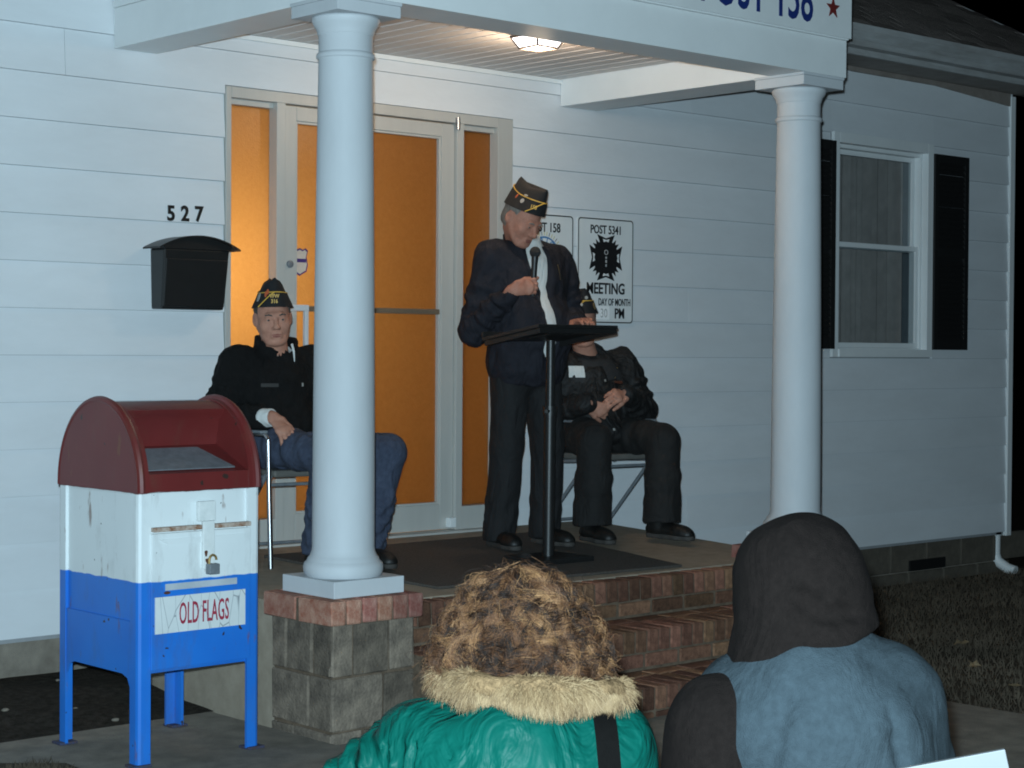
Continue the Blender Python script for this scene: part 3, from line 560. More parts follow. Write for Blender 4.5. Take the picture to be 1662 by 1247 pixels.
MB().lathe([(0.009, 0), (0.009, 0.008), (0.006, 0.010)], n=14).build('lock', M_CHROME, wm).matrix_local = Matrix.Translation((4.50, -0.137, 1.612)) @ Matrix.Rotation(R_(90), 4, 'X')

# ---- meeting signs
def sign_panel(name, x0, x1, z0, z1, label):
    def rr(x0, x1, z0, z1, r):
        P = []
        for cx, cz, a0 in ((x1-r, z1-r, 0), (x0+r, z1-r, 90), (x0+r, z0+r, 180), (x1-r, z0+r, 270)):
            P += [(cx+r*math.cos(R_(a0+15*i)), cz+r*math.sin(R_(a0+15*i))) for i in range(7)]
        return P
    root = empty(name, ((x0+x1)/2, -0.02, z0), label, 'sign')
    MB().prism([(x, -0.024, z) for x, z in rr(x0, x1, z0, z1, 0.022)], (0, 0.005, 0)).build('panel', M_SIGN, root)
    o, i = rr(x0+0.004, x1-0.004, z0+0.004, z1-0.004, 0.02), rr(x0+0.0105, x1-0.0105, z0+0.0105, z1-0.0105, 0.016)
    b = bmesh.new(); vo = [b.verts.new((x, -0.0255, z)) for x, z in o]; vi = [b.verts.new((x, -0.0255, z)) for x, z in i]; n = len(o)
    for k in range(n): b.faces.new((vo[k], vo[(k+1) % n], vi[(k+1) % n], vi[k]))
    me = bpy.data.meshes.new('border'); b.to_mesh(me); b.free(); me.materials.append(M_INK); link(bpy.data.objects.new('border', me), root)
    return root
YS = -0.0262
s2 = sign_panel('meeting_sign', 6.985, 7.425, 1.405, 1.992, 'white sign reading POST 5341 with black cross emblem and meeting time')
text('lettering', 'POST 5341', 0.066, (7.205, YS, 1.905), M_INK, s2, sx=0.80, bold=0.0012)
text('lettering', 'MEETING', 0.085, (7.205, YS, 1.572), M_INK, s2, sx=0.86, bold=0.0020)
text('lettering', 'DAY OF MONTH', 0.056, (7.275, YS, 1.507), M_INK, s2, sx=0.60, bold=0.0008)
text('lettering', 'PM', 0.078, (7.315, YS, 1.437), M_INK, s2, sx=0.80, bold=0.0018)
box('time_patch', (7.13, -0.0262, 1.428), (7.235, -0.0242, 1.502), pm('reflective_patch', (0.93, 0.93, 0.93), 0.3, 0.02), s2)
text('lettering', '30', 0.070, (7.19, -0.0275, 1.44), M_INKGREY, s2, sx=0.8, bold=0.0005)
# cross emblem: four flared arms over a smaller pointed cross
cx, cz = 7.205, 1.772
def rot2(P, a): return [(x*math.cos(a)-z*math.sin(a), x*math.sin(a)+z*math.cos(a)) for x, z in P]
arm = [(-.022, .0), (-.03, .05), (-.068, .128), (0, .108), (.068, .128), (.03, .05), (.022, 0)]
ray = [(-.02, .03), (-.036, .092), (-.020, .098), (-.016, .128), (0, .104), (.016, .128), (.020, .098), (.036, .092), (.02, .03)]
for k in range(4): MB().prism([(cx+x*1.0, -0.0258-0.0002*k, cz+z) for x, z in rot2(arm, k*math.pi/2)], (0, 0.0015, 0)).build('emblem_arm', M_INK, s2)
for k in range(4): MB().prism([(cx+x, -0.0248-0.0002*k, cz+z) for x, z in rot2(ray, math.pi/4+k*math.pi/2)], (0, 0.0006, 0)).build('emblem_ray', M_INK, s2)
MB().prism([(cx+0.062*math.cos(t), -0.0272, cz+0.062*math.sin(t)) for t in np.linspace(0, 2*math.pi, 32, endpoint=False)], (0, 0.001, 0)).build('emblem_disc', M_INK, s2)
MB().tube([(cx+0.013*math.cos(t), -0.0278, cz+0.03+0.013*math.sin(t)) for t in np.linspace(0, 2*math.pi, 15)], 0.002, 5).box((cx-.006, -0.0278, cz-.005), (cx+.006, -.0272, cz+.006)).box((cx-.006, -0.0278, cz-.028), (cx+.006, -.0272, cz-.012)).box((cx-.005, -0.0278, cz-.05), (cx+.005, -.0272, cz-.036)).build('emblem_mark', M_INKGREY, s2)
for dx, dz in ((0, .098), (0, -.098), (.098, 0), (-.098, 0)):
    a = math.atan2(dz, dx)-math.pi/2
    MB().prism([(cx+dx+x, -0.0272, cz+dz+z) for x, z in rot2([(-.026, .006), (-.018, -.012), (0, -.006), (.018, -.012), (.026, .006), (0, .001)], a)], (0, 0.0008, 0)).build('emblem_window', M_SIGN, s2)
s1 = sign_panel('meeting_sign', 6.522, 6.955, 1.405, 1.992, 'white sign reading POST 158 with round blue emblem, partly hidden behind the speaker')
text('lettering', 'POST 158', 0.070, (6.735, YS, 1.895), M_INK, s1, sx=0.82, bold=0.0012)
c1x, c1z = 6.735, 1.752
for k in range(44):
    a = 2*math.pi*k/44; MB().prism([(c1x+r*math.cos(a+t), -0.0262, c1z+r*math.sin(a+t)) for r, t in ((.122, -.012), (.143, -.012), (.143, .012), (.122, .012))], (0, 0.001, 0)).build('emblem_ray', M_YELLOWINK if k % 3 else M_INK, s1)
def disc(name, r, y, m, par, cx=c1x, cz=c1z): MB().prism([(cx+r*math.cos(t), y, cz+r*math.sin(t)) for t in np.linspace(0, 2*math.pi, 40, endpoint=False)], (0, 0.0006, 0)).build(name, m, par)
disc('emblem_ring', 0.118, -0.0256, M_EMBBLUE, s1); disc('emblem_ring', 0.108, -0.0262, M_SIGN, s1); disc('emblem_ring', 0.074, -0.0268, M_EMBBLUE, s1); disc('emblem_ring', 0.066, -0.0274, M_SIGN, s1)
for k, ch in enumerate('AMERICAN LEGION '):
    a = math.pi-0.2-2*math.pi*k/16
    if ch != ' ': text('emblem_letter', ch, 0.036, (c1x+0.083*math.cos(a), -0.0268, c1z+0.083*math.sin(a)), M_EMBBLUE, s1, rot=Euler((math.pi/2, 0, 0)).to_matrix() @ Euler((0, 0, a-math.pi/2)).to_matrix(), bold=0.0008)
MB().prism([(c1x+(0.06 if k % 2 == 0 else 0.025)*math.sin(k*math.pi/5), -0.0282, c1z+(0.06 if k % 2 == 0 else 0.025)*math.cos(k*math.pi/5)) for k in range(10)], (0, 0.0006, 0)).build('emblem_star', M_EMBBLUE, s1)
# ================================================================== PORCH
porch = empty('porch', (5.62, -0.9, -0.2), 'white columned porch roof over a concrete and brick stoop with brick steps', 'porch')
def fz(y): return 0.315+0.045*y
PX0, PX1, PYF = 4.10, 7.09, -1.52
# slab, sloping to the front
MB().hexa([(PX0, PYF, -0.3), (PX1, PYF, -0.3), (PX1, 0.0-0.001, -0.3), (PX0, 0.0-0.001, -0.3), (PX0, PYF, fz(PYF)), (PX1, PYF, fz(PYF)), (PX1, -0.001, fz(0)), (PX0, -0.001, fz(0))]).build('stoop_floor', M_PORCHFLOOR, porch, 0.004)
# steps: rowlock nosing bricks over a stretcher course, brick treads
SX0, SX1 = 4.435, 6.765
core = MB(); levels = []
rz, depth = 0.162, 0.315; y_f = -1.625
for i in range(3): levels.append((y_f-depth*i, fz(-1.62)-rz*i))
for i, (yf, zt) in enumerate(levels):
    yb = PYF+0.001 if i == 0 else levels[i-1][0]+0.02
    core.box((SX0, yf+0.008, -0.3), (SX1, yb, zt-0.006-(0.0006*i)))
step_core = core.build('step_core', M_MORTAR, porch)
bw, j = 0.0605, 0.0095
row = brick_mesh('brick', bw, 0.195, 0.092, M_BRICK); stre = brick_mesh('brick', 0.194, 0.09, 0.055, M_BRICK); half_row = brick_mesh('brick', bw, 0.10, 0.092, M_BRICK)
for i, (yf, zt) in enumerate(levels):
    st = empty('step', (SX0, yf, zt-rz), None, None); del_ = st; st.parent = porch; st.matrix_parent_inverse = porch.matrix_basis.inverted()
    n = int((SX1-SX0)/(bw+j)); pitch = (SX1-SX0)/n
    for k in range(n):
        x = SX0+pitch*(k+0.5); me = half_row if i == 0 else row; dy = 0.05 if i == 0 else 0.0975
        o = bpy.data.objects.new('brick', me); COL.objects.link(o); o.parent = st; o.location = (x-SX0, dy+random.uniform(-.002, .002), rz-0.046+random.uniform(-.0015, .0015)); o.rotation_euler = (0, 0, random.uniform(-.012, .012))
    n = int((SX1-SX0)/0.2035); pitch = (SX1-SX0)/n
    for k in range(n):
        x = SX0+pitch*(k+0.5+(0.25 if i % 2 else 0)) if k < n-1 or i % 2 == 0 else SX0+pitch*(n-0.6)
        o = bpy.data.objects.new('brick', stre); COL.objects.link(o); o.parent = st; o.location = (x-SX0, 0.047+random.uniform(-.002, .002), rz-0.092-j-0.0275); o.rotation_euler = (0, 0, random.uniform(-.008, .008))
    if i:
        n = int((SX1-SX0)/0.2035); pitch = (SX1-SX0)/n
        for k in range(n):
            o = bpy.data.objects.new('brick', stre); COL.objects.link(o); o.parent = st; o.location = (pitch*(k+0.5), 0.252, rz-0.0285); o.rotation_euler = (0, 0, random.uniform(-.01, .01))
# pedestals with brick caps
def pedestal(cx, cy):
    pd = MB().box((cx-0.188, cy-0.188, -0.26), (cx+0.188, cy+0.188, 0.222)).build('pedestal', M_MORTAR, porch)
    me_b = []
    for (z0, z1) in ((0.028, 0.222), (-0.176, 0.018), (-0.30, -0.186)):
        h = z1-z0; t = 0.03
        splits = [0.10, 0.27] if z0 > 0 else ([0.245] if z0 > -0.18 else [0.15])
        for side in range(4):
            e = [0]+splits+[0.395]
            for a, c in zip(e, e[1:]):
                b = brick_mesh('block', (c-a)-0.008, t, h, M_BLOCK, 0.005, 0.003)
                u = -0.1975+(a+c)/2; off = -0.1975+t/2
                x, y, r = [(u, off, 0), (-off, u, math.pi/2), (-u, -off, math.pi), (off, -u, -math.pi/2)][side]
                piece('block', b, (cx+x, cy+y, (z0+z1)/2), pd, (0, 0, r))
    cap = brick_mesh('brick', 0.066, 0.21, 0.088, M_CAPBRICK)
    for sy in (-1, 1):
        for k in range(6): piece('brick', cap, (cx-0.185+0.074*k, cy+sy*0.115, 0.270+random.uniform(-.001, .001)), pd, (0, 0, (0 if sy < 0 else math.pi)+random.uniform(-.012, .012)))
    capmortar = MB().box((cx-0.213, cy-0.212, 0.223), (cx+0.213, cy+0.212, 0.308)).build('cap_mortar', M_MORTAR, pd)
    return pd
CL, CR = (4.236, -1.582), (6.965, -1.582)
for c in (CL, CR): pedestal(*c)
def column(cx, cy):
    prof = [(0.144, 0.380), (0.149, 0.386), (0.154, 0.398), (0.155, 0.415), (0.151, 0.430), (0.142, 0.438), (0.140, 0.441), (0.137, 0.450), (0.131, 0.456), (0.128, 0.462), (0.123, 0.475)]
    for i in range(15):
        t = i/14; prof.append((0.121-0.0165*(t**1.6), 0.49+(2.36-0.49)*t))
    prof += [(0.1055, 2.362), (0.112, 2.366), (0.114, 2.374), (0.112, 2.382), (0.1055, 2.387), (0.1045, 2.392), (0.1045, 2.452), (0.108, 2.456), (0.109, 2.463), (0.114, 2.478), (0.124, 2.492), (0.130, 2.505), (0.131, 2.515), (0.127, 2.5205)]
    c = MB().lathe(prof, (cx, cy, 0), 48).build('column', M_COLUMN, porch, sm=True)
    MB().box((cx-0.167, cy-0.167, 0.3165), (cx+0.167, cy+0.167, 0.380)).build('plinth', M_COLUMN, c, 0.002)
    MB().box((cx-0.150, cy-0.150, 2.521), (cx+0.150, cy+0.150, 2.566)).box((cx-0.154, cy-0.154, 2.5665), (cx+0.154, cy+0.154, 2.5795)).build('capital_block', M_COLUMN, c, 0.002)
for c in (CL, CR): column(*c)
# beams
BZ0, BZ1 = 2.580, 2.758
MB().box((4.125, -1.514, BZ0), (4.346, -0.018, BZ1)).build('beam', M_TRIM, porch, 0.004)
MB().box((6.856, -1.514, BZ0), (7.126, -0.018, BZ1)).build('beam', M_TRIM, porch, 0.004)
MB().box((4.1245, -1.74, BZ0-0.0005), (7.1265, -1.515, BZ1)).build('beam', M_TRIM, porch, 0.002)
# upper fascia wrapped round and gable above
MB().box((4.122, -1.752, BZ1+0.001), (7.128, -1.70, 3.16)).build('fascia', M_TRIM, porch, 0.003)
MB().box((4.119, -1.699, BZ1+0.001), (4.17, -0.018, 3.16)).build('fascia', M_TRIM, porch, 0.003)
MB().box((7.08, -1.699, BZ1+0.001), (7.129, -0.018, 3.16)).build('fascia', M_TRIM, porch, 0.003)
MB().prism([(4.0, -1.85, 3.17), (7.25, -1.85, 3.17), (5.62, -1.85, 3.95)], (0, 1.8, 0)).build('gable_roof', M_SHINGLE, porch)
# ceiling boards with grooves, and cove trim
ceil = MB().box((4.347, -1.514, 2.733), (6.855, -0.016, 2.75)).build('ceiling', M_CEIL, porch)
nb = 25; w = (6.855-4.347)/nb
cb = MB().box((-w/2+0.004, -0.749, -0.004), (w/2-0.004, 0.749, 0.004)); bmesh.ops.bevel(cb.b, geom=list(cb.b.edges), offset=0.003, segments=2, affect='EDGES')
cbm = bpy.data.meshes.new('ceiling_board'); cb.b.to_mesh(cbm); cb.b.free(); cbm.materials.append(M_CEIL)
for k in range(nb): piece('ceiling_board', cbm, (4.347+w*(k+0.5), -0.765, 2.7285), ceil)
MB().box((4.347, -0.032, 2.700), (6.855, -0.018, 2.7235)).build('cove_trim', M_TRIM, porch, 0.003)
# porch lamp: faceted lit glass in a thin dark frame
lamp = empty('porch_lamp', (5.85, -0.93, 2.724), 'lit square porch ceiling lamp with tapered glass panels', 'lamp')
lx, ly, zt, zb, a, c = 5.80, -0.98, 2.7235, 2.660, 0.092, 0.062
top = [(lx-a, ly-a, zt-0.012), (lx+a, ly-a, zt-0.012), (lx+a, ly+a, zt-0.012), (lx-a, ly+a, zt-0.012)]; bot = [(lx-c, ly-c, zb), (lx+c, ly-c, zb), (lx+c, ly+c, zb), (lx-c, ly+c, zb)]
for i in range(4):
    q = [top[i], top[(i+1) % 4], bot[(i+1) % 4], bot[i]]; nrm = (Vector(q[1])-Vector(q[0])).cross(Vector(q[3])-Vector(q[0])).normalized()
    cq = sum((Vector(p) for p in q), Vector())/4; MB().prism([cq+(Vector(p)-cq)*0.97 for p in q], -nrm*0.003*(1 if nrm.z < 0 else -1)).build('glass_panel', M_LAMPGLASS, lamp)
MB().prism([(lx+(x-lx)*0.97, ly+(y-ly)*0.97, zb) for x, y, _ in bot], (0, 0, 0.003)).build('glass_panel', M_LAMPGLASS, lamp)
f = MB()
for i in range(4): f.tube([top[i], bot[i]], 0.0055, 6).tube([bot[i], bot[(i+1) % 4]], 0.0055, 6).tube([top[i], top[(i+1) % 4]], 0.006, 6)
f.build('lamp_frame', pm('lamp_bronze', (0.10, 0.085, 0.075), 0.5, metal=0.5), lamp)
MB().box((lx-a, ly-a, zt-0.011), (lx+a, ly+a, zt)).build('canopy', M_TRIM, lamp, 0.002)
pl = bpy.data.lights.new('porch_bulb', 'POINT'); po = bpy.data.objects.new('porch_bulb', pl); COL.objects.link(po); pl.energy = 13; pl.color = (1.0, 0.74, 0.50); pl.shadow_soft_size = 0.07; po.location = (lx, ly, 2.60)

# painted post sign on the front fascia
ps = empty('post_sign', (5.62, -1.756, 2.77), 'white board with blue lettering POST 158 and red star above the porch', 'sign')
MB().box((4.14, -1.765, 2.765), (7.132, -1.753, 3.155)).build('board', M_SIGN, ps, 0.002)
text('lettering', 'POST 158', 0.29, (6.44, -1.7665, 2.812), M_BLUEINK, ps, sx=0.66, bold=0.004)
MB().prism([(6.985+(0.052 if k % 2 == 0 else 0.021)*math.sin(k*math.pi/5), -1.770, 2.895+(0.052 if k % 2 == 0 else 0.021)*math.cos(k*math.pi/5)) for k in range(10)], (0, 0.004, 0)).build('star', M_STAR, ps)

# doormat
dm = MB().hexa([(4.86, -1.40, fz(-1.40)+0.002), (6.27, -1.48, fz(-1.48)+0.002), (6.42, -0.30, fz(-0.30)+0.002), (4.72, -0.33, fz(-0.33)+0.002), (4.86, -1.40, fz(-1.40)+0.013), (6.27, -1.48, fz(-1.48)+0.013), (6.42, -0.30, fz(-0.30)+0.013), (4.72, -0.33, fz(-0.33)+0.013)]).build('doormat', M_MAT, None, 0.003)
tag(dm, 'large dark ribbed doormat in front of the entrance', 'doormat')

# ================================================================== STREET COLLECTION BOX
dbx = empty('flag_drop_box', (3.505, -1.435, WALK), 'old street mailbox painted red, white and blue for old flags', 'mailbox')
bx0, bx1, by0, by1 = 3.252, 3.758, -1.712, -1.160; yc = (by0+by1)/2; ra = (by1-by0)/2
def arch(n, y0=0.0, grow=0.0): return [(yc-(ra+grow)*math.cos(t), 0.760+(0.305+grow)*math.sin(t)) for t in np.linspace(0, math.pi, n)]
# sheet body
MB().box((bx0+0.012, by0+0.012, 0.115), (bx1-0.012, by1-0.012, 0.748)).build('body', M_FLAG, dbx, 0.01)
for i, (x, y, sx, sy) in enumerate([(bx0, by0, 1, 1), (bx1, by0, -1, 1), (bx0, by1, 1, -1), (bx1, by1, -1, -1)]):
    w_ = 0.052
    P = [(x, y+sy*0.014), (x+sx*0.004, y+sy*0.004), (x+sx*0.014, y), (x+sx*w_, y), (x+sx*w_, y+sy*0.012), (x+sx*0.016, y+sy*0.014), (x+sx*0.012, y+sy*w_), (x, y+sy*w_)]
    MB().prism([(a_, b_, WALK+0.004) for a_, b_ in P], (0, 0, 0.748-WALK-0.004)).build('leg', M_FLAG, dbx, 0.0)
    MB().box((min(x-sx*0.02, x+sx*w_), min(y-sy*0.012, y+sy*w_), WALK), (max(x-sx*0.02, x+sx*w_), max(y-sy*0.012, y+sy*w_), WALK+0.010)).build('foot', pm('rusty_blue_foot', (0.02, 0.05, 0.13), 0.8, 0.4, 60, col2=(0.07, 0.035, 0.02)), dbx, 0.003)
# side skirts with rounded corners beside the legs
for x0 in (bx0+0.004, bx1-0.010):
    P = [(by0+0.05, 0.30), (by1-0.05, 0.30), (by1-0.05, 0.02), (by1-0.056, 0.065), (by1-0.075, 0.10), (by1-0.11, 0.112), (by0+0.11, 0.112), (by0+0.075, 0.10), (by0+0.056, 0.065), (by0+0.05, 0.02)]
    MB().prism([(x0, y, z) for y, z in P], (0.006, 0, 0)).build('side_skirt', M_FLAG, dbx)
    P = [(by0+0.004, 0.748), (by1-0.004, 0.748)]
# rounded hood: two end frames, centre section with the chute cut into its front
hood = MB()
def end(x0, x1, inner=False):
    P = [(by1, 0.749)]+[(y, z) for y, z in arch(33)[::-1]]+[(by0, 0.749)]
    hood.prism([(x0, y, z) for y, z in P], (x1-x0, 0, 0))
end(bx0, bx0+0.045); end(bx1-0.045, bx1)
full = arch(65)
top_i = [i for i, (y, z) in enumerate(full) if y < yc and z > 1.030][0]
P = [(by1-0.004, 0.749)]+[(y*1.0+(yc-y)*0.02, z-0.006) for y, z in full[top_i:][::-1]]+[(full[top_i][0]+0.014, 1.012), (-1.515, 0.99), (-1.495, 0.898), (-1.685, 0.818), (by0+0.006, 0.812), (by0+0.004, 0.749)]
hood.prism([(bx0+0.0452, y, z) for y, z in P], (bx1-bx0-0.0904, 0, 0))
hood = hood.build('hood', M_FLAG, dbx, sm=True)
# raised rims along the arch ends
for x in (bx0+0.012, bx1-0.012):
    MB().tube([(x, y, z) for y, z in [(by0, 0.750)]+arch(41)+[(by1, 0.750)]], 0.015, 8).build('hood_rim', M_FLAG, hood, sm=True)
MB().prism([(bx0+0.050, -1.685, 0.822), (bx1-0.090, -1.685, 0.822), (bx1-0.150, -1.53, 0.888), (bx0+0.048, -1.53, 0.888)], (0, -0.002, 0.004)).build('chute_plate', M_STEEL, dbx)
# front door, hinge, hasp, padlock
fd_ = MB().box((3.302, by0-0.006, 0.130), (3.716, by0+0.012, 0.605)).build('front_door', M_FLAG, dbx, 0.003)
MB().box((3.304, by0-0.022, 0.612), (3.500, by0+0.002, 0.628)).box((3.560, by0-0.022, 0.612), (3.708, by0+0.002, 0.628)).build('hinge', M_RUST, fd_, 0.003)
MB().box((3.488, by0-0.016, 0.640), (3.560, by0+0.002, 0.710)).box((3.505, by0-0.020, 0.470), (3.553, by0-0.005, 0.6398)).build('hasp', pm('hasp_paint', (0.62, 0.65, 0.64), 0.5, 0.2, 30, col2=(0.74, 0.76, 0.75)), fd_, 0.003)
MB().prism([(3.330, by0-0.0075, 0.585), (3.69, by0-0.0075, 0.585), (3.645, by0-0.0075, 0.565), (3.37, by0-0.0075, 0.565)], (0, -0.003, 0)).build('door_fold', M_FLAG, fd_)
lk = MB().box((3.512, by0-0.050, 0.452), (3.556, by0-0.022, 0.490)).build('padlock', M_STEEL, fd_, 0.005)
MB().tube([(3.534+0.015*math.cos(t), by0-0.036, 0.502+0.018*math.sin(t)) for t in np.linspace(0, math.pi, 9)]+[(3.519, by0-.036, .488)], 0.0045, 8).build('shackle', M_BRASS, fd_, sm=True)
MB().box((3.357, by0-0.0095, 0.405), (3.655, by0-0.0065, 0.428)).build('label_strip', pm('grey_strip', (0.42, 0.46, 0.50), 0.5), fd_)
MB().box((3.315, by0-0.0115, 0.256), (3.690, by0-0.0070, 0.384)).build('flag_sign', M_CRACK, fd_)
text('lettering', 'OLD FLAGS', 0.108, (3.515, by0-0.0125, 0.284), M_REDINK, fd_, sx=0.36, bold=0.0008, space=1.05)
# rust bleeding from the hinge and hasp
for x, z, w_, h_ in ((3.516, 0.525, 0.006, 0.014), (3.524, 0.498, 0.010, 0.012), (3.365, 0.397, 0.014, 0.010)):
    MB().prism([(x+w_*math.cos(t)*(1+.3*math.sin(3*t)), by0-0.0206, z+h_*math.sin(t)*(1+.25*math.cos(2*t))) for t in np.linspace(0, 6.283, 14, endpoint=False)], (0, -0.0006, 0)).build('rust_patch', pm('deep_rust', (0.09, 0.032, 0.016), 0.9, 0.4, 90), fd_) if z > .45 else MB().prism([(x+w_*math.cos(t), by0-0.0066, z+h_*math.sin(t)*.6) for t in np.linspace(0, 6.283, 9, endpoint=False)], (0, -0.0006, 0)).build('rust_patch', pm('deep_rust', (0.09, 0.032, 0.016), 0.9, 0.4, 90), fd_)
dbx.rotation_euler = (0, 0, R_(0.8))

# ================================================================== LECTERN AND MICROPHONE
lec = empty('lectern', (5.80, -1.06, fz(-1.06)+0.013), 'black slant-top lectern on a single pole in front of the speaker', 'lectern')
lxc, lyc = 5.815, -1.06
T = Matrix.Translation((lxc, lyc, 1.325)) @ Matrix.Rotation(R_(-9), 4, 'X')
MB().box((-0.252, -0.195, 0.0), (0.252, 0.195, 0.016), T).build('board', M_BLACK, lec, 0.003)
MB().box((-0.252, 0.183, 0.0165), (0.252, 0.197, 0.042), T).build('book_stop', M_BLACK, lec, 0.003)
MB().box((-0.246, -0.192, -0.024), (0.246, -0.174, -0.0005), T).box((-0.246, -0.173, -0.024), (-0.228, 0.19, -0.0005), T).box((0.228, -0.173, -0.024), (0.246, 0.19, -0.0005), T).build('apron', M_BLACK, lec, 0.002)
MB().box((-0.07, -0.07, -0.010), (0.07, 0.07, -0.0006), T).build('mounting_plate', M_BLACK, lec, 0.002)
pb = Vector((lxc-0.005, lyc, fz(lyc)+0.02))
MB().tube([pb, (lxc, lyc, 0.98)], 0.0275, 16).build('pole', M_BLACK, lec, sm=True)
MB().tube([(lxc, lyc, 0.981), (lxc+0.002, lyc, 1.30)], 0.021, 16).build('upper_pole', M_BLACK, lec, sm=True)
MB().tube([(lxc, lyc, 0.95), (lxc, lyc, 0.995)], 0.033, 16).build('collar', M_BLACK, lec, sm=True)
MB().tube([(lxc-0.03, lyc-0.02, 0.972), (lxc-0.06, lyc-0.04, 0.972)], 0.009, 8).build('clamp_knob', M_BLACK, lec)
MB().box((lxc-0.16, lyc-0.14, fz(lyc-0.14)+0.0135), (lxc+0.16, lyc+0.14, fz(lyc+.14)+0.024)).build('base', M_BLACK, lec, 0.006)

# ================================================================== FOLDING ARM CHAIRS
def chair(x, y, z, yaw, label):
    root = empty('folding_chair', (x, y, z), label, 'chair', 'metal folding arm chairs'); root.rotation_euler = (0, 0, yaw)
    Mx = Matrix.Translation((x, y, z)) @ Matrix.Rotation(yaw, 4, 'Z'); 
    def tb(name, pts, r, m, n=10):
        return MB().tube([Mx @ Vector(p) for p in pts], r, n).build(name, m, root, sm=True)
    for s in (-1, 1):
        X = 0.235*s
        tb('leg', [(X, -0.25, 0.0), (X, -0.235, 0.30), (X, -0.225, 0.56)], 0.011, M_CHROME)
        tb('leg', [(X*0.96, -0.19, 0.40), (X*0.96, 0.19, 0.0)], 0.010, M_STEEL)
        tb('back_post', [(X*0.93, 0.10, 0.36), (X*0.93, 0.19, 0.62), (X*0.93, 0.225, 0.83)], 0.010, M_CHROME)
        ar = tb('armrest', [(X, -0.225, 0.56), (X, -0.20, 0.578), (X, 0.0, 0.58), (X*0.97, 0.17, 0.575)], 0.010, M_CHROME)
        MB().box((X-0.019, -0.19, 0.585), (X+0.019, 0.05, 0.598), Mx).build('arm_pad', M_STEEL, ar, 0.004)
        tb('seat_rail', [(X*0.94, -0.22, 0.395), (X*0.94, 0.20, 0.37)], 0.010, M_STEEL)
    tb('crossbar', [(-0.22, -0.205, 0.36), (0.22, -0.205, 0.36)], 0.008, M_STEEL)
    tb('crossbar', [(-0.22, 0.13, 0.065), (0.22, 0.13, 0.065)], 0.008, M_STEEL)
    s_ = MB().box((-0.205, -0.225, 0.392), (0.205, 0.195, 0.424), Mx).build('seat', M_SEAT, root, 0.012)
    b = MB()
    for i in range(8):
        t0, t1 = -1+0.25*i, -0.75+0.25*i; f_ = lambda t: 0.20+0.03*(1-t*t)
        b.hexa([Mx @ Vector(p) for p in [(0.21*t0, f_(t0), 0.60), (0.21*t1, f_(t1), 0.60), (0.21*t1, f_(t1)+.012, .60), (0.21*t0, f_(t0)+.012, .60), (0.21*t0, f_(t0)+.02, 0.82), (0.21*t1, f_(t1)+.02, 0.82), (0.21*t1, f_(t1)+.032, .82), (0.21*t0, f_(t0)+.032, .82)]])
    bmesh.ops.remove_doubles(b.b, verts=b.b.verts, dist=0.0005)
    b.build('backrest', M_BLACK, root)
    return root
chair(4.775, -0.44, fz(-0.40), R_(-4), 'metal folding armchair under the man in jeans, behind the flag mailbox')
chair(6.775, -0.40, fz(-0.38), R_(-3), 'metal folding armchair under the man in black, right of the lectern')
# ================================================================== PEOPLE
def Rz(a): return np.array([[math.cos(a), -math.sin(a), 0], [math.sin(a), math.cos(a), 0], [0, 0, 1.0]])
def Rx(a): return np.array([[1.0, 0, 0], [0, math.cos(a), -math.sin(a)], [0, math.sin(a), math.cos(a)]])
def Ry(a): return np.array([[math.cos(a), 0, math.sin(a)], [0, 1.0, 0], [-math.sin(a), 0, math.cos(a)]])
class Frame:
    """person frame: faces local -y, right side is -x"""
    def __init__(s, base, yaw): s.b = np.array(base, float); s.M = Rz(yaw)
    def __call__(s, x, y=None, z=None):
        v = np.array(x if y is None else (x, y, z), float); return s.b+s.M @ v
    def d(s, x, y, z): return s.M @ np.array([x, y, z], float)
    def grid(s, pts, pad, h):
        q = np.array(pts, float); a, b = q.min(0), q.max(0); P = np.array([s((x, y, z)) for x in (a[0], b[0]) for y in (a[1], b[1]) for z in (a[2], b[2])]); return Sdf(P.min(0)-pad, P.max(0)+pad, h)

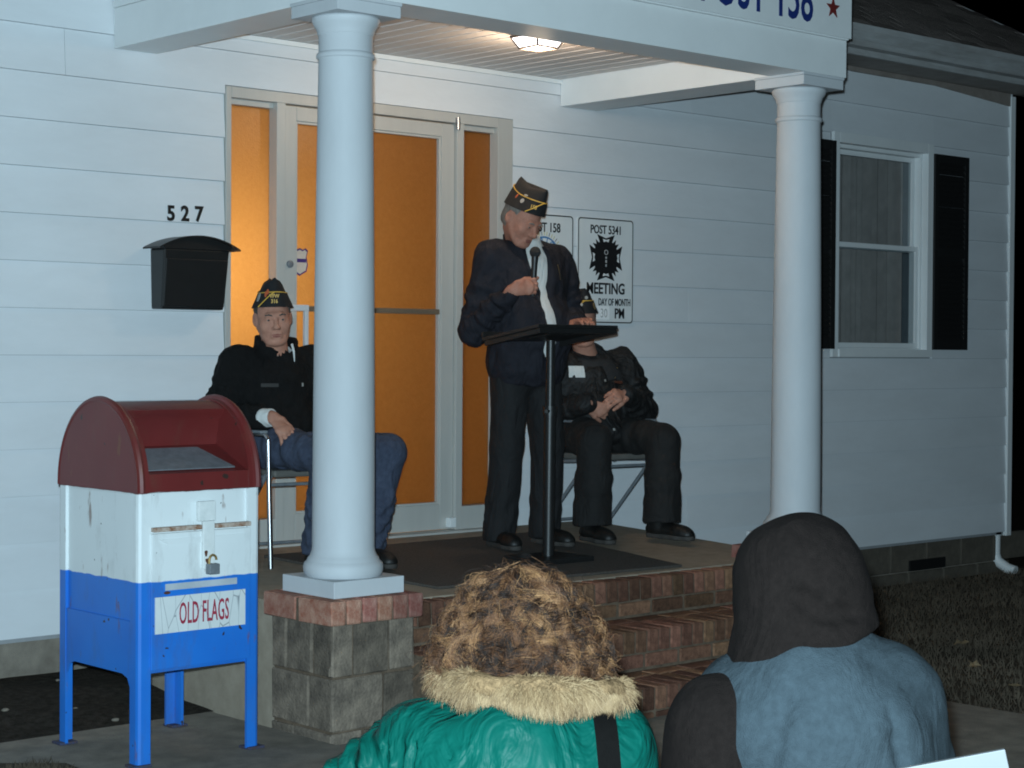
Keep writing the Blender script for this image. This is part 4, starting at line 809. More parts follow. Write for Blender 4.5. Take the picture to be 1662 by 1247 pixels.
def sculpt_head(F, c, H, lean=1.0):
    W = lambda x, y, z: c+H @ np.array([x, y, z]); E = H.T
    F.ell(W(0, .018, .032), (.077, .097, .088), 0, E)
    F.ell(W(0, -.030, -.040), (.061, .066, .078), .035, E)
    for s in (-1, 1):
        F.cone(W(.056*s, .012, -.030), W(.030*s, -.062, -.098), .019, .017, .03)
        F.ell(W(.043*s, -.058, -.026), (.023, .024, .026), .026, E)
    F.ell(W(0, -.076, -.100), (.024, .019, .018), .022, E)
    F.cone(W(-.034, -.086, .021), W(.034, -.086, .021), .0105, .0105, .018)
    for s in (-1, 1): F.ell(W(.032*s, -.099, .003), (.0165, .013, .0115), .010, E, op='sub')
    for s in (-1, 1):
        F.ell(W(.031*s, -.0785, .003), (.015, .0135, .0125), .004, E)
        F.cone(W(.019*s, -.0905, .0085), W(.043*s, -.0855, .0075), .0038, .0038, .005)
        F.cone(W(.020*s, -.0895, -.0065), W(.042*s, -.0850, -.0065), .0036, .0036, .005)
    F.cone(W(0, -.090, .014), W(0, -.113, -.028), .0075, .0115, .012)
    F.ell(W(0, -.113, -.030), (.0135, .0125, .011), .008, E)
    for s in (-1, 1): F.ell(W(.0125*s, -.102, -.035), (.0085, .010, .0075), .006, E)
    F.cone(W(-.019, -.091, -.062), W(.019, -.091, -.062), .0065, .0065, .008)
    F.cone(W(-.017, -.090, -.074), W(.017, -.090, -.074), .0075, .0075, .008)
    F.cone(W(-.024, -.0985, -.0675), W(.024, -.0985, -.0675), .0032, .0032, .003, op='sub')
    for s in (-1, 1):      # cheek folds
        F.cone(W(.022*s, -.106, -.036), W(.034*s, -.090, -.066), .0040, .0040, .006, op='sub')
    for s in (-1, 1):
        F.ell(W(.079*s, .016, -.004), (.0085, .020, .031), .008, E @ Rz(.35*s))
        F.ell(W(.089*s, .010, -.002), (.006, .010, .017), .005, E @ Rz(.35*s), op='sub')
def face_bits(body, c, H, hair_m, brow_m, skin):
    W = lambda x, y, z: Vector(c+H @ np.array([x, y, z]))
    Hm = Matrix([list(r) for r in H]).to_4x4()
    for s in (-1, 1):
        b = bmesh.new(); bmesh.ops.create_uvsphere(b, u_segments=16, v_segments=10, radius=0.0095)
        me = bpy.data.meshes.new('eye'); b.to_mesh(me); b.free(); me.transform(Matrix.Translation(W(.0315*s, -.0835, .0015))); me.materials.append(M_EYE); smooth(me, 180); ey = link(bpy.data.objects.new('eye', me), body)
        b = bmesh.new(); bmesh.ops.create_uvsphere(b, u_segments=14, v_segments=8, radius=0.0052); me = bpy.data.meshes.new('iris'); b.to_mesh(me); b.free()
        me.transform(Matrix.Translation(W(.0312*s, -.0888, .0012))); me.materials.append(M_IRIS); smooth(me, 180); link(bpy.data.objects.new('iris', me), ey)
        MB().tube([W(.016*s, -.0975, .0205), W(.030*s, -.0975, .0255), W(.046*s, -.0885, .022)], [.003, .0042, .0025], 6).build('eyebrow', brow_m, body, sm=True)
    MB().tube([W(-.021, -.0955, -.0655), W(0, -.0995, -.0640), W(.021, -.0955, -.0655)], [.0022, .0036, .0022], 6).tube([W(-.018, -.0950, -.0725), W(0, -.0990, -.0735), W(.018, -.0950, -.0725)], [.0025, .0045, .0025], 6).build('lips', M_LIP, body, sm=True)
    G = Sdf(c-0.17, c+0.17, .005); E = H.T
    G.ell(c+H @ np.array([0, .020, .032]), (.0815, .102, .092), 0, E)
    G.ell(c+H @ np.array([0, .045, -.035]), (.072, .068, .055), .03, E)
    G.half(c+H @ np.array([0, -.020, .0]), H @ np.array([0, -1, -.15]), .01); G.half(c+H @ np.array([0, .03, -.075]), H @ np.array([0, .25, -1]), .01)
    for s in (-1, 1): G.ell(c+H @ np.array([.085*s, .004, -.012]), (.03, .026, .040), .008, E, op='sub')
    G.noise(.003, (.012, .012, .03), 5); G.mesh('hair', hair_m, body)

def garrison_cap(body, c, H, tilt, lines, badges):
    """folded side cap: envelope crown, turned-up curtain, gold piping, lettering"""
    T = H @ Rx(tilt) @ Ry(0.05)
    def pt(ph, t, off=0.0):
        ax = .089-.052*t-(.030*max(0.0, (t-.9)/.1)**2)+off; by = .110+off-.012*t*t
        sx = math.sin(ph); cy = math.cos(ph)
        z0 = .047+.004*cy; zt = .168+.012*abs(cy)**2-.010*(1-abs(cy)); z = z0+(zt-z0)*t
        return Vector(c+T @ np.array([ax*sx, .012-by*cy, z]))
    def shell(name, t0, t1, n, off, m, cap_top):
        b = bmesh.new(); N = 48; rings = []
        for i in range(n+1):
            t = t0+(t1-t0)*i/n; rings.append([b.verts.new(pt(2*math.pi*k/N, t(2*math.pi*k/N) if callable(t) else t, off)) for k in range(N)])
        for a, d in zip(rings, rings[1:]):
            for k in range(N): b.faces.new((a[k], a[(k+1) % N], d[(k+1) % N], d[k]))
        if cap_top: b.faces.new(rings[-1])
        bmesh.ops.recalc_face_normals(b, faces=list(b.faces))
        me = bpy.data.meshes.new(name); b.to_mesh(me); b.free(); me.materials.append(m); smooth(me, 50); return me
    cap = link(bpy.data.objects.new('cap', shell('cap', 0, 1.0, 14, 0, M_CAP, True)), body)
    # curtain whose upper edge runs low at the front and high at the back
    edge = lambda ph: .50+.16*(1-math.cos(ph))/2+.06*math.sin(ph)*0
    b = bmesh.new(); N = 48; rings = []
    for i in range(9): rings.append([b.verts.new(pt(2*math.pi*k/N, -.02+(edge(2*math.pi*k/N)+.02)*i/8, .0045)) for k in range(N)])
    inner = [b.verts.new(pt(2*math.pi*k/N, edge(2*math.pi*k/N), -.002)) for k in range(N)]; rings.append(inner)
    for a, d in zip(rings, rings[1:]):
        for k in range(N): b.faces.new((a[k], a[(k+1) % N], d[(k+1) % N], d[k]))
    bmesh.ops.recalc_face_normals(b, faces=list(b.faces)); me = bpy.data.meshes.new('curtain_flap'); b.to_mesh(me); b.free(); me.materials.append(M_CAP); smooth(me, 50); link(bpy.data.objects.new('curtain_flap', me), cap)
    MB().tube([pt(2*math.pi*k/60, edge(2*math.pi*k/60), .005) for k in range(61)], .0026, 6).build('piping', M_GOLD, cap, sm=True)
    MB().tube([pt(R_(-2-48*u), edge(0)*(1-u**1.5), .0065) for u in np.linspace(0, 1, 12)], .0026, 6).build('piping', M_GOLD, cap, sm=True)
    def surf(ph, t, off):
        p = pt(ph, t, off); ex = (pt(ph+.05, t, off)-pt(ph-.05, t, off)).normalized(); ez = (pt(ph, t+.05, off)-pt(ph, t-.05, off)).normalized(); n = ex.cross(ez).normalized(); ez = n.cross(ex)
        return p, Matrix((ex, ez, n)).transposed()
    for s, ph, t, size in lines:
        p, Rm = surf(R_(ph), t, .0065); text('cap_lettering', s, size, p, M_GOLD, cap, rot=Rm, bold=.0006, ext=.0006, sx=.85)
    for ph, t, w, h, m in badges:
        p, Rm = surf(R_(ph), t, .0062); Q = Matrix.Translation(p) @ Rm.to_4x4()
        MB().prism([Q @ Vector((w*math.cos(a), h*math.sin(a), 0)) for a in np.linspace(0, 6.283, 10, endpoint=False)], (Rm @ Vector((0, 0, .0025)))).build('cap_badge', m, cap)
    return cap

def hand(F, wrist, f, n, side, curls, spread=0.012, thumb=(0.5, 0.6), s=1.0):
    """f: toward fingers, n: out of the back of the hand, side: +1 when the thumb lies toward f x n"""
    f = np.array(f, float); f /= np.linalg.norm(f); n = np.array(n, float); n -= f*(n@f); n /= np.linalg.norm(n); a = np.cross(f, n)*side
    k = wrist+f*.085*s
    F.cone(wrist-f*.012, wrist, .025*s, .024*s, .012, flat=(n, .80))
    F.cone(wrist, k-a*.004, .027*s, .034*s, .012, flat=(n, .45)); F.cone(k-a*.026*s, k+a*.026*s, .0125*s, .0125*s, .010)
    L = [.088, .096, .090, .070]; R0 = [.0098, .0102, .0098, .0086]
    for i in range(4):
        p = k+a*(.030-.020*i)*s; ang = 0; d = f; 
        for j, fr in enumerate((.46, .30, .24)):
            ang += curls[i][j]; d = f*math.cos(ang)-n*math.sin(ang)+a*(.5-i/3)*spread*4*(1 if j == 0 else .6); d /= np.linalg.norm(d)
            q = p+d*L[i]*fr*s; F.cone(p, q, R0[i]*s*(1-.06*j), R0[i]*s*(.94-.08*j), .004); p = q
    tb = wrist+f*.03*s+a*.028*s; d1 = f*math.cos(thumb[0])+a*math.sin(thumb[0])-n*.35; d1 /= np.linalg.norm(d1); t1 = tb+d1*.045*s
    d2 = d1*math.cos(thumb[1])+(f*.5-n*.7-a*.25)*math.sin(thumb[1]); d2 /= np.linalg.norm(d2); t2 = t1+d2*.034*s; t3 = t2+d2*.026*s
    F.cone(wrist+f*.015*s+a*.012*s, tb, .020*s, .015*s, .012); F.cone(tb, t1, .0145*s, .0118*s, .008); F.cone(t1, t2, .0118*s, .0105*s, .005); F.cone(t2, t3, .0105*s, .0085*s, .004)

def shoe(body, fr, ankle, toe, name='shoe', m=None, sole=None):
    """laced shoe between ankle ground point and toe ground point (person frame)"""
    A = fr(*ankle); B = fr(*toe); d = B-A; d[2] = 0; d /= np.linalg.norm(d); n = np.array([-d[1], d[0], 0]); U = np.array([0, 0, 1.0]); heel = A-d*.065
    F = Sdf(np.minimum(heel, B)-.1, np.maximum(heel, B)+[.1, .1, .17], .005)
    F.cone(heel+U*.045+d*.02, A+U*.055, .036, .040, .02); F.cone(A+U*.05, B-d*.06+U*.036, .042, .036, .03, flat=(n, 1.05)); F.cone(B-d*.085+U*.033, B-d*.03+U*.028, .038, .031, .025, flat=(n, 1.15))
    F.cone(A+U*.06, A+U*.12-d*.012, .042, .040, .02); F.half(A+U*.022, -U, .004)
    o = F.mesh(name, m or M_SHOE, body)
    G = Sdf(np.minimum(heel, B)-.1, np.maximum(heel, B)+[.1, .1, .1], .0045)
    G.cone(heel+d*.028+U*.015, A+U*.015, .040, .040, .01); G.cone(A+U*.015, B-d*.09+U*.015, .039, .045, .01); G.cone(B-d*.09+U*.015, B-d*.032+U*.015, .045, .034, .01)
    G.half(A+U*.026, U, .002); G.half(A+U*.002, -U, .002); G.mesh('sole', sole or M_SOLE, o)
    MB().tube([Vector(B-d*(.075+.0)+U*.066+n*.018), Vector(B-d*.072+U*.070), Vector(B-d*.075+U*.066-n*.018)], .003, 5).tube([Vector(B-d*.10+U*.075+n*.018), Vector(B-d*.098+U*.080), Vector(B-d*.10+U*.075-n*.018)], .003, 5).build('laces', M_SHOE, o)
    return o

def patch(body, F_garment, p, d, w, h, m, name='badge', shape=None):
    """thin embroidered badge laid on a garment: found by ray from p along d"""
    me = F_garment.data; from mathutils.bvhtree import BVHTree
    if not hasattr(patch, 'c'): patch.c = {}
    if me.name not in patch.c: patch.c[me.name] = BVHTree.FromPolygons([v.co for v in me.vertices], [tuple(q.vertices) for q in me.polygons])
    t = patch.c[me.name]; d = Vector(d).normalized(); P = Vector(p)
    rgt = d.cross(Vector((0, 0, 1))).normalized(); u = rgt.cross(d).normalized(); b = bmesh.new(); N = 7; grid = {}
    for i in range(N):
        for j in range(N):
            sx, sz = -1+2*i/(N-1), -1+2*j/(N-1)
            if shape and not shape(sx, sz): continue
            hit, nn, _, _ = t.ray_cast(P+rgt*sx*w/2+u*sz*h/2-d*.3, d)
            if hit: grid[i, j] = b.verts.new(hit-d*.0022)
    for i in range(N-1):
        for j in range(N-1):
            if all(k in grid for k in ((i, j), (i+1, j), (i+1, j+1), (i, j+1))): b.faces.new([grid[k] for k in ((i, j), (i+1, j), (i+1, j+1), (i, j+1))])
    me2 = bpy.data.meshes.new(name); b.to_mesh(me2); b.free(); me2.materials.append(m); smooth(me2, 80); return link(bpy.data.objects.new(name, me2), F_garment)

rough_shape = lambda k: (lambda x, z: x*x+z*z < 1.05 and (math.sin(x*7+k)+math.sin(z*9-k)) > -1.2)

# ------------------------------------------------------------------ the speaker
def speaker():
    fr = Frame((6.022, -0.66, fz(-0.66)+.013), R_(-6))
    hc = fr(-.078, -.080, 1.588); H = fr.M @ Rz(R_(8)) @ Rx(R_(33)) @ Ry(R_(3))
    F = fr.grid([(-.42, -.48, 0), (.42, .2, 1.82)], .05, .0045)
    # continuous body: head, neck, trunk, arms, hands, legs
    sculpt_head(F, hc, H)
    F.cone(hc+H @ np.array([0, .03, -.06]), fr(0, .03, 1.43), .055, .064, .03)
    F.cone(fr(0, .03, 1.30), fr(0, .0, .95), .10, .12, .03); F.cone(fr(-.15, .02, 1.37), fr(.15, .02, 1.37), .045, .045, .03)
    shR, elR, wrR = fr(-.195, .02, 1.405), fr(-.272, .060, 1.045), fr(-.215, -.185, 1.235)
    shL, elL, wrL = fr(.210, .02, 1.405), fr(.295, .01, 1.10), fr(.135, -.225, 1.085)
    for a, b, c in ((shR, elR, wrR), (shL, elL, wrL)): F.path([a, b, c], [.045, .036, .026], .02)
    for s in (-1, 1): F.path([fr(.09*s, 0, .93), fr(.120*s, -.02, .50), fr(.138*s, .02, .09)], [.07, .05, .030], .03)
    hf = fr.d(.42, -.86, .22); hn = fr.d(-.86, -.45, .05); hf /= np.linalg.norm(hf); hn -= hf*(hn@hf); hn /= np.linalg.norm(hn)
    md = fr.d(.08, .02, 1.0); md /= np.linalg.norm(md); mic0 = wrR+hf*.098-hn*.030-md*.045; mic1 = mic0+md*.235
    hand(F, wrR, hf, hn, -1, [(.75, 1.25, .9), (.8, 1.25, .9), (.85, 1.25, .9), (.9, 1.25, .9)], .004, (.30, .9))
    hand(F, wrL, fr.d(-.25, -.9, .12), fr.d(0, .1, 1), 1, [(.12, .25, .2), (.10, .25, .2), (.12, .28, .2), (.18, .3, .2)], .02, (.55, .3))
    body = F.mesh('person', M_SKIN2); tag(body, 'standing man in navy jacket and black cap speaking into a microphone', 'person')
    face_bits(body, hc, H, M_GREYHAIR, M_GREYHAIR, M_SKIN2)
    garrison_cap(body, hc, H, R_(-10), [('158', -34, .20, .026)], [(-72, .36, .010, .012, M_PALETHREAD), (-95, .45, .004, .012, M_ORANGE), (-72, .62, .011, .005, M_PALETHREAD)])
    # shirt
    G = fr.grid([(-.25, -.25, .78), (.25, .2, 1.56)], .04, .006)
    def trunk(G, g):
        G.ell(fr(0, -.045, 1.05), (.200+g, .165+g, .20), 0, fr.M.T); G.ell(fr(0, .0, 1.27), (.205+g, .140+g, .21), .06, fr.M.T); G.cone(fr(-.155, .02, 1.395), fr(.155, .02, 1.395), .075+g, .075+g, .05); G.ell(fr(0, -.015, .93), (.185+g, .145+g, .13), .05, fr.M.T)
    trunk(G, 0); G.cone(fr(0, .02, 1.40), fr(-.005, .0, 1.525), .082, .075, .03)
    shirt_cut = fr(0, .03, 1.56)
    G.cone(fr(0, .025, 1.47), fr(-.02, -.03, 1.60), .062, .070, .004, op='sub')
    G.half(fr(0, 0, .80), (0, 0, -1)); G.half(fr(0, -.02, 1.515), fr.d(0, -.55, 1), .004)
    G.noise(.004, (.05, .05, .14), 3); shirt = G.mesh('shirt', M_WHITECLOTH, body)
    # trousers
    G = fr.grid([(-.25, -.25, .02), (.25, .22, 1.0)], .04, .006)
    G.ell(fr(0, .0, .90), (.180, .145, .15), 0, fr.M.T)
    for s in (-1, 1):
        G.cone(fr(.088*s, .0, .87), fr(.122*s, -.025, .49), .100, .080, .03, fold=(.002, 2, (3, 2, .3), .3, 1)); G.cone(fr(.122*s, -.025, .49), fr(.140*s, .02, .055), .080, .080, .03, fold=(.003, 2.6, (4, 3, .5), .45, 1.1))
    G.half(fr(0, 0, .032), (0, 0, -1), .004); G.noise(.005, (.05, .05, .16), 9); tr = G.mesh('trousers', M_TROUSER, body)
    # belt and buckle
    for s in (-1, 1): shoe(body, fr, (.138*s, .03, 0), (.165*s-.02, -.20, 0))
    # jacket, open down the front
    G = fr.grid([(-.45, -.40, .74), (.45, .24, 1.58)], .05, .006)
    trunk(G, .022); G.ell(fr(0, -.01, .86), (.198, .160, .13), .05, fr.M.T)
    for (a, b, c, ph) in ((shR, elR, wrR, 1), (shL, elL, wrL, -1)):
        G.cone(a, b, .080, .070, .03, fold=(.006, 4, (.6*ph, 1, .4), .35, 1.05)); e = b+(c-b)*.93; G.cone(b, e, .070, .050, .02, fold=(.006, 4.2, (1, .4*ph, 1), -.1, .95))
    G.ell(fr(-.02, -.07, .87), (.160, .11, .08), .05, fr.M.T)
    G.cone(fr(0, .035, 1.41), fr(-.012, .015, 1.545), .098, .092, .02)                          # stand-up collar
    G.cone(fr(0, .035, 1.44), fr(-.02, -.03, 1.62), .077, .086, .004, op='sub')
    G.path([fr(-.01, -.135, 1.60), fr(-.012, -.175, 1.38), fr(-.008, -.225, 1.14), fr(-.005, -.215, .80)], [.118, .080, .040, .040], .006, op='sub')
    for c, b in ((wrR, elR), (wrL, elL)):
        dd = (c-b)/np.linalg.norm(c-b); G.cone(b+(c-b)*.90, c+dd*.05, .030, .036, .004, op='sub')
    G.half(fr(0, 0, .785), (0, 0, -1), .01); G.half(fr(0, .0, 1.502), fr.d(0, -.30, 1), .006)
    G.noise(.009, (.09, .09, .16), 21); G.noise(.006, (.04, .04, .07), 22); G.noise(.0025, (.02, .02, .03), 23)
    jk = G.mesh('jacket', M_NAVY, body)
    patch(body, jk, fr(.095, -.3, 1.335), fr.d(0, 1, 0), .045, .115, M_BRASS, 'ribbon_badge', rough_shape(1))
    # microphone: its own thing, held
    mr = empty('microphone', tuple(mic0), 'black handheld microphone held at the standing speaker\'s chin', 'microphone')
    MB().tube([Vector(mic0), Vector(mic0+md*.15), Vector(mic0+md*.185)], [.012, .0145, .017], 14).build('handle', M_BLACK, mr, sm=True)
    b = bmesh.new(); bmesh.ops.create_uvsphere(b, u_segments=18, v_segments=12, radius=.027); me = bpy.data.meshes.new('grille'); b.to_mesh(me); b.free(); me.transform(Matrix.Translation(Vector(mic0+md*.208))); me.materials.append(pm('mic_grille', (.02, .02, .02), .6, .3, 300, .6, 900)); smooth(me, 180); link(bpy.data.objects.new('grille', me), mr)
    return body
speaker()

# ------------------------------------------------------------------ seated man in jeans
def seated_jeans():
    fr = Frame((4.735, -0.44, fz(-0.44)), R_(-10)); L = Frame((4.735, -0.44, fz(-0.44)), 0)
    hc = fr(-.045, -.01, 1.095); H = Rz(R_(-27)) @ Rx(R_(7)) @ Ry(R_(-4))
    shR, elR, wrR = fr(-.185, .06, .885), fr(-.265, .085, .635), L(-.150, -.155, .655)
    shL, elL, wrL = fr(.185, .06, .885), fr(.275, .03, .635), L(.17, -.22, .585)
    F = fr.grid([(-.42, -.62, 0), (.46, .25, 1.30)], .05, .0045)
    sculpt_head(F, hc, H); F.cone(hc+H @ np.array([0, .03, -.06]), fr(0, .06, .92), .055, .062, .03)
    F.cone(fr(0, .07, .77), fr(0, .05, .55), .10, .12, .03); F.cone(fr(-.14, .06, .85), fr(.14, .06, .85), .045, .045, .03)
    for a, b, c in ((shR, elR, wrR), (shL, elL, wrL)): F.path([a, b, c], [.045, .036, .026], .02)
    kR, aR, kL, aL = L(-.055, -.44, .50), L(-.045, -.36, .09), L(.305, -.395, .50), L(.205, -.375, .09)
    F.path([L(-.09, .03, .52), kR, aR], [.07, .05, .030], .03); F.path([L(.09, .03, .52), kL, aL], [.07, .05, .030], .03)
    hand(F, wrR, np.array([.10, -.75, -.55]), np.array([-.25, -.45, .9]), -1, [(.35, .5, .3), (.35, .5, .3), (.38, .5, .3), (.42, .5, .3)], .014, (.45, .3))
    hand(F, wrL, np.array([.0, -1, -.1]), np.array([0, 0, 1.0]), 1, [(.25, .3, .2)]*4, .016, (.45, .3))
    body = F.mesh('person', M_SKIN); tag(body, 'seated man in black fleece, blue jeans and black cap left of the column', 'person')
    face_bits(body, hc, H, M_DARKHAIR, M_DARKHAIR, M_SKIN)
    garrison_cap(body, hc, H, R_(-6), [('VFW', -4, .30, .024), ('316', -4, .12, .024)], [(-62, .38, .012, .022, M_PALETHREAD), (-34, .44, .006, .014, M_ORANGE), (-28, .52, .006, .012, M_ORANGE)])
    G = fr.grid([(-.22, -.2, .85), (.22, .2, 1.02)], .04, .005)
    G.cone(fr(0, .055, .90), fr(-.003, .035, .985), .082, .074, .02); G.cone(fr(0, .05, .93), fr(-.01, .0, 1.04), .062, .068, .003, op='sub'); G.half(fr(0, .0, .935), fr.d(0, -.5, 1), .004); G.mesh('shirt_collar', M_WHITECLOTH, body)
    G = fr.grid([(-.34, -.65, .04), (.5, .25, .68)], .05, .006)
    G.ell(L(0, .04, .52), (.185, .15, .115), 0)
    for hp, k, a in ((L(-.09, .03, .525), kR, aR), (L(.09, .03, .525), kL, aL)):
        G.cone(hp, k, .098, .080, .04, fold=(.005, 4, (.3, .3, 1), .0, .9)); G.cone(k, a+[0, 0, -.01], .079, .075, .02, fold=(.005, 4, (4, 3, .2), .3, 1.1))
    G.half(L(0, 0, .068), (0, 0, -1), .004); G.noise(.005, (.07, .07, .07), 31); G.mesh('jeans', M_JEANS, body)
    for a, t in (((-.045, -.35, 0), (-.06, -.56, 0)), ((.205, -.365, 0), (.195, -.58, 0))): 
        shoe(body, L, a, t)
        S_ = Sdf(L(a)-.08, L(a)+[.08, .08, .2], .006); S_.cone(L(a)+[0, -.01, .07], L(a)+[0, -.005, .15], .044, .048, 0); S_.mesh('sock', M_WHITECLOTH, body)
    # half-zip fleece
    G = fr.grid([(-.42, -.42, .45), (.42, .28, 1.04)], .05, .006)
    G.ell(fr(0, .03, .60), (.190, .165, .17), 0, fr.M.T); G.ell(fr(0, .055, .78), (.192, .148, .18), .06, fr.M.T); G.cone(fr(-.145, .06, .862), fr(.145, .06, .862), .080, .080, .05)
    for (a, b, c, ph) in ((shR, elR, wrR, 1), (shL, elL, wrL, -1)):
        G.cone(a, b, .092, .080, .05, fold=(.006, 3.5, (.6*ph, 1, .4), .3, 1)); G.cone(b, b+(c-b)*.78, .079, .050, .03, fold=(.006, 4, (1, .4, 1), -.1, .95))
    G.cone(fr(0, .06, .88), fr(-.004, .045, 1.000), .104, .092, .02); G.cone(fr(0, .055, .90), fr(-.012, .0, 1.08), .076, .086, .004, op='sub')
    G.path([fr(.0, -.075, 1.03), fr(.006, -.115, .93)], [.034, .004], .004, op='sub')
    for c, b in ((wrR, elR), (wrL, elL)):
        dd = (c-b)/np.linalg.norm(c-b); G.cone(b+(c-b)*.84, c+dd*.03, .044, .047, .004, op='sub')
    G.half(fr(0, 0, .49), (0, 0, -1), .01); G.half(fr(0, .0, .985), fr.d(0, -.30, 1), .006); G.noise(.008, (.08, .08, .1), 33); G.noise(.005, (.035, .035, .06), 34); G.noise(.002, (.018, .018, .02), 35)
    fl = G.mesh('fleece', M_FLEECE, body)
    MB().tube([Vector(fr(.006, -.100, .978)), Vector(fr(.008, -.116, .945)), Vector(fr(.010, -.120, .90))], [.006, .005, .002], 6).build('zip_lining', M_WHITECLOTH, fl)
    for w_, e_ in ((wrR, elR),):
        dd = (w_-e_)/np.linalg.norm(w_-e_); C_ = Sdf(w_-.09, w_+.09, .004); C_.cone(w_-dd*.05, w_-dd*.006, .043, .040, 0); C_.half(w_-dd*.002, dd, .002); C_.cone(w_-dd*.015, w_+dd*.05, .032, .035, .002, op='sub'); C_.mesh('cuff', M_WHITECLOTH, body)
    patch(body, fl, fr(.072, -.4, .805), fr.d(0, 1, 0), .060, .095, M_PALETHREAD, 'emblem', lambda x, z: (abs(x) < .75-.35*abs(z) and math.sin(x*11+z*5)+math.sin(z*13) > -.4))
    patch(body, fl, fr(-.090, -.4, .795), fr.d(0, 1, 0), .075, .016, pm('dim_thread', (.028, .026, .024), .8), 'name_tape')
    return body
seated_jeans()

# ------------------------------------------------------------------ seated man in black
def seated_black():
    L = Frame((6.765, -0.36, fz(-0.36)), 0); fr = Frame((6.765, -0.36, fz(-0.36)), R_(-22))
    hc = fr(-.080, -.055, 1.105); H = Rz(R_(-28)) @ Rx(R_(12)) @ Ry(R_(-5))
    shR, elR, wrR = fr(-.185, .05, .875), fr(-.27, .0, .63), L(-.235, -.215, .685)
    shL, elL, wrL = fr(.195, .05, .875), fr(.29, -.01, .64), L(-.010, -.270, .735)
    F = fr.grid([(-.55, -.62, 0), (.42, .25, 1.32)], .06, .0045)
    sculpt_head(F, hc, H); F.cone(hc+H @ np.array([0, .03, -.06]), fr(0, .05, .91), .055, .062, .03)
    F.cone(fr(0, .06, .77), fr(0, .05, .55), .10, .12, .03); F.cone(fr(-.14, .05, .85), fr(.14, .05, .85), .045, .045, .03)
    for a, b, c in ((shR, elR, wrR), (shL, elL, wrL)): F.path([a, b, c], [.045, .036, .026], .02)
    kR, aR, kL, aL = L(-.345, -.385, .50), L(-.350, -.375, .09), L(.060, -.470, .50), L(.035, -.490, .09)
    F.path([L(-.09, .03, .52), kR, aR], [.07, .05, .030], .03); F.path([L(.09, .03, .52), kL, aL], [.07, .05, .030], .03)
    hand(F, wrL, np.array([-1, -.25, -.10]), np.array([-.2, -.8, .5]), -1, [(.6, .8, .5)]*4, .004, (.4, .5))
    hand(F, wrR, np.array([.75, -.35, -.35]), np.array([-.1, -.9, -.2]), 1, [(.5, .7, .4)]*4, .006, (.4, .5))
    body = F.mesh('person', M_SKIN); tag(body, 'seated man in black jacket with hands clasped, right of the lectern', 'person')
    face_bits(body, hc, H, M_DARKHAIR, M_DARKHAIR, M_SKIN)
    garrison_cap(body, hc, H, R_(-8), [], [(40, .3, .012, .020, M_BRASS), (-20, .35, .012, .010, M_PALETHREAD), (2, .62, .009, .009, M_PALETHREAD)])
    G = fr.grid([(-.5, -.65, .04), (.4, .25, .68)], .06, .006)
    G.ell(L(0, .04, .52), (.19, .155, .115), 0)
    for hp, k, a in ((L(-.09, .03, .525), kR, aR), (L(.09, .03, .525), kL, aL)):
        G.cone(hp, k, .102, .086, .04, fold=(.005, 4, (.3, .3, 1), .0, .9)); G.cone(k, a+[0, 0, -.02], .086, .098, .02, fold=(.004, 3, (1, .5, .2), .2, .8))
    G.half(L(0, 0, .085), (0, 0, -1), .004); G.noise(.006, (.07, .07, .1), 41); G.mesh('trousers', M_SUITTR, body)
    shoe(body, L, (-.350, -.365, 0), (-.40, -.57, 0)); shoe(body, L, (.038, -.468, 0), (.050, -.69, 0))
    G = fr.grid([(-.42, -.42, .42), (.42, .28, 1.0)], .06, .006)
    G.ell(fr(0, .0, .62), (.225, .205, .19), 0, fr.M.T); G.ell(fr(0, .04, .78), (.215, .165, .18), .06, fr.M.T); G.cone(fr(-.155, .05, .855), fr(.155, .05, .855), .088, .088, .05)
    for (a, b, c, ph) in ((shR, elR, wrR, 1), (shL, elL, wrL, -1)):
        G.cone(a, b, .096, .084, .05, fold=(.007, 3.5, (.6*ph, 1, .4), .3, 1)); G.cone(b, b+(c-b)*.98, .080, .052, .03, fold=(.005, 4, (1, .4, 1), -.1, .9))
    G.cone(fr(0, .05, .88), fr(-.01, .035, .975), .100, .092, .02); G.cone(fr(0, .05, .90), fr(-.03, -.02, 1.06), .076, .090, .004, op='sub')
    G.path([fr(-.02, -.10, 1.0), fr(-.01, -.18, .80)], [.050, .010], .004, op='sub')
    G.ell(L(0, -.09, .53), (.20, .16, .08), .05)
    for c, b in ((wrR, elR), (wrL, elL)):
        dd = (c-b)/np.linalg.norm(c-b); G.cone(c+dd*.02, c+dd*.05, .02, .02, .004, op='sub')
    G.half(L(0, 0, .45), (0, 0, -1), .01); G.half(fr(0, .0, .965), fr.d(0, -.30, 1), .006); G.noise(.009, (.08, .08, .1), 43); G.noise(.005, (.035, .035, .06), 44); G.noise(.0025, (.018, .018, .02), 45)
    jk = G.mesh('jacket', M_BLKJACKET, body)
    G = fr.grid([(-.2, -.25, .6), (.2, .2, 1.0)], .04, .006); G.ell(fr(0, .03, .78), (.20, .155, .18), 0, fr.M.T); G.cone(fr(0, .05, .86), fr(-.005, .03, .96), .085, .078, .03); G.cone(fr(0, .05, .9), fr(-.02, 0, 1.04), .062, .072, .003, op='sub'); G.half(fr(0, 0, .945), fr.d(0, -.5, 1), .004); G.mesh('shirt', pm('grey_shirt', (.02, .02, .021), .85, .2, 30), body)
    patch(body, jk, fr(.100, -.4, .840), fr.d(0, 1, 0), .080, .085, M_BRASS, 'emblem', rough_shape(3)); patch(body, jk, fr(.115, -.4, .790), fr.d(0, 1, 0), .060, .014, pm('dim_orange_thread', (.10, .03, .015), .8), 'emblem_tab')
    patch(body, jk, fr(-.115, -.4, .845), fr.d(0, 1, 0), .075, .060, M_WHITECLOTH, 'name_card')
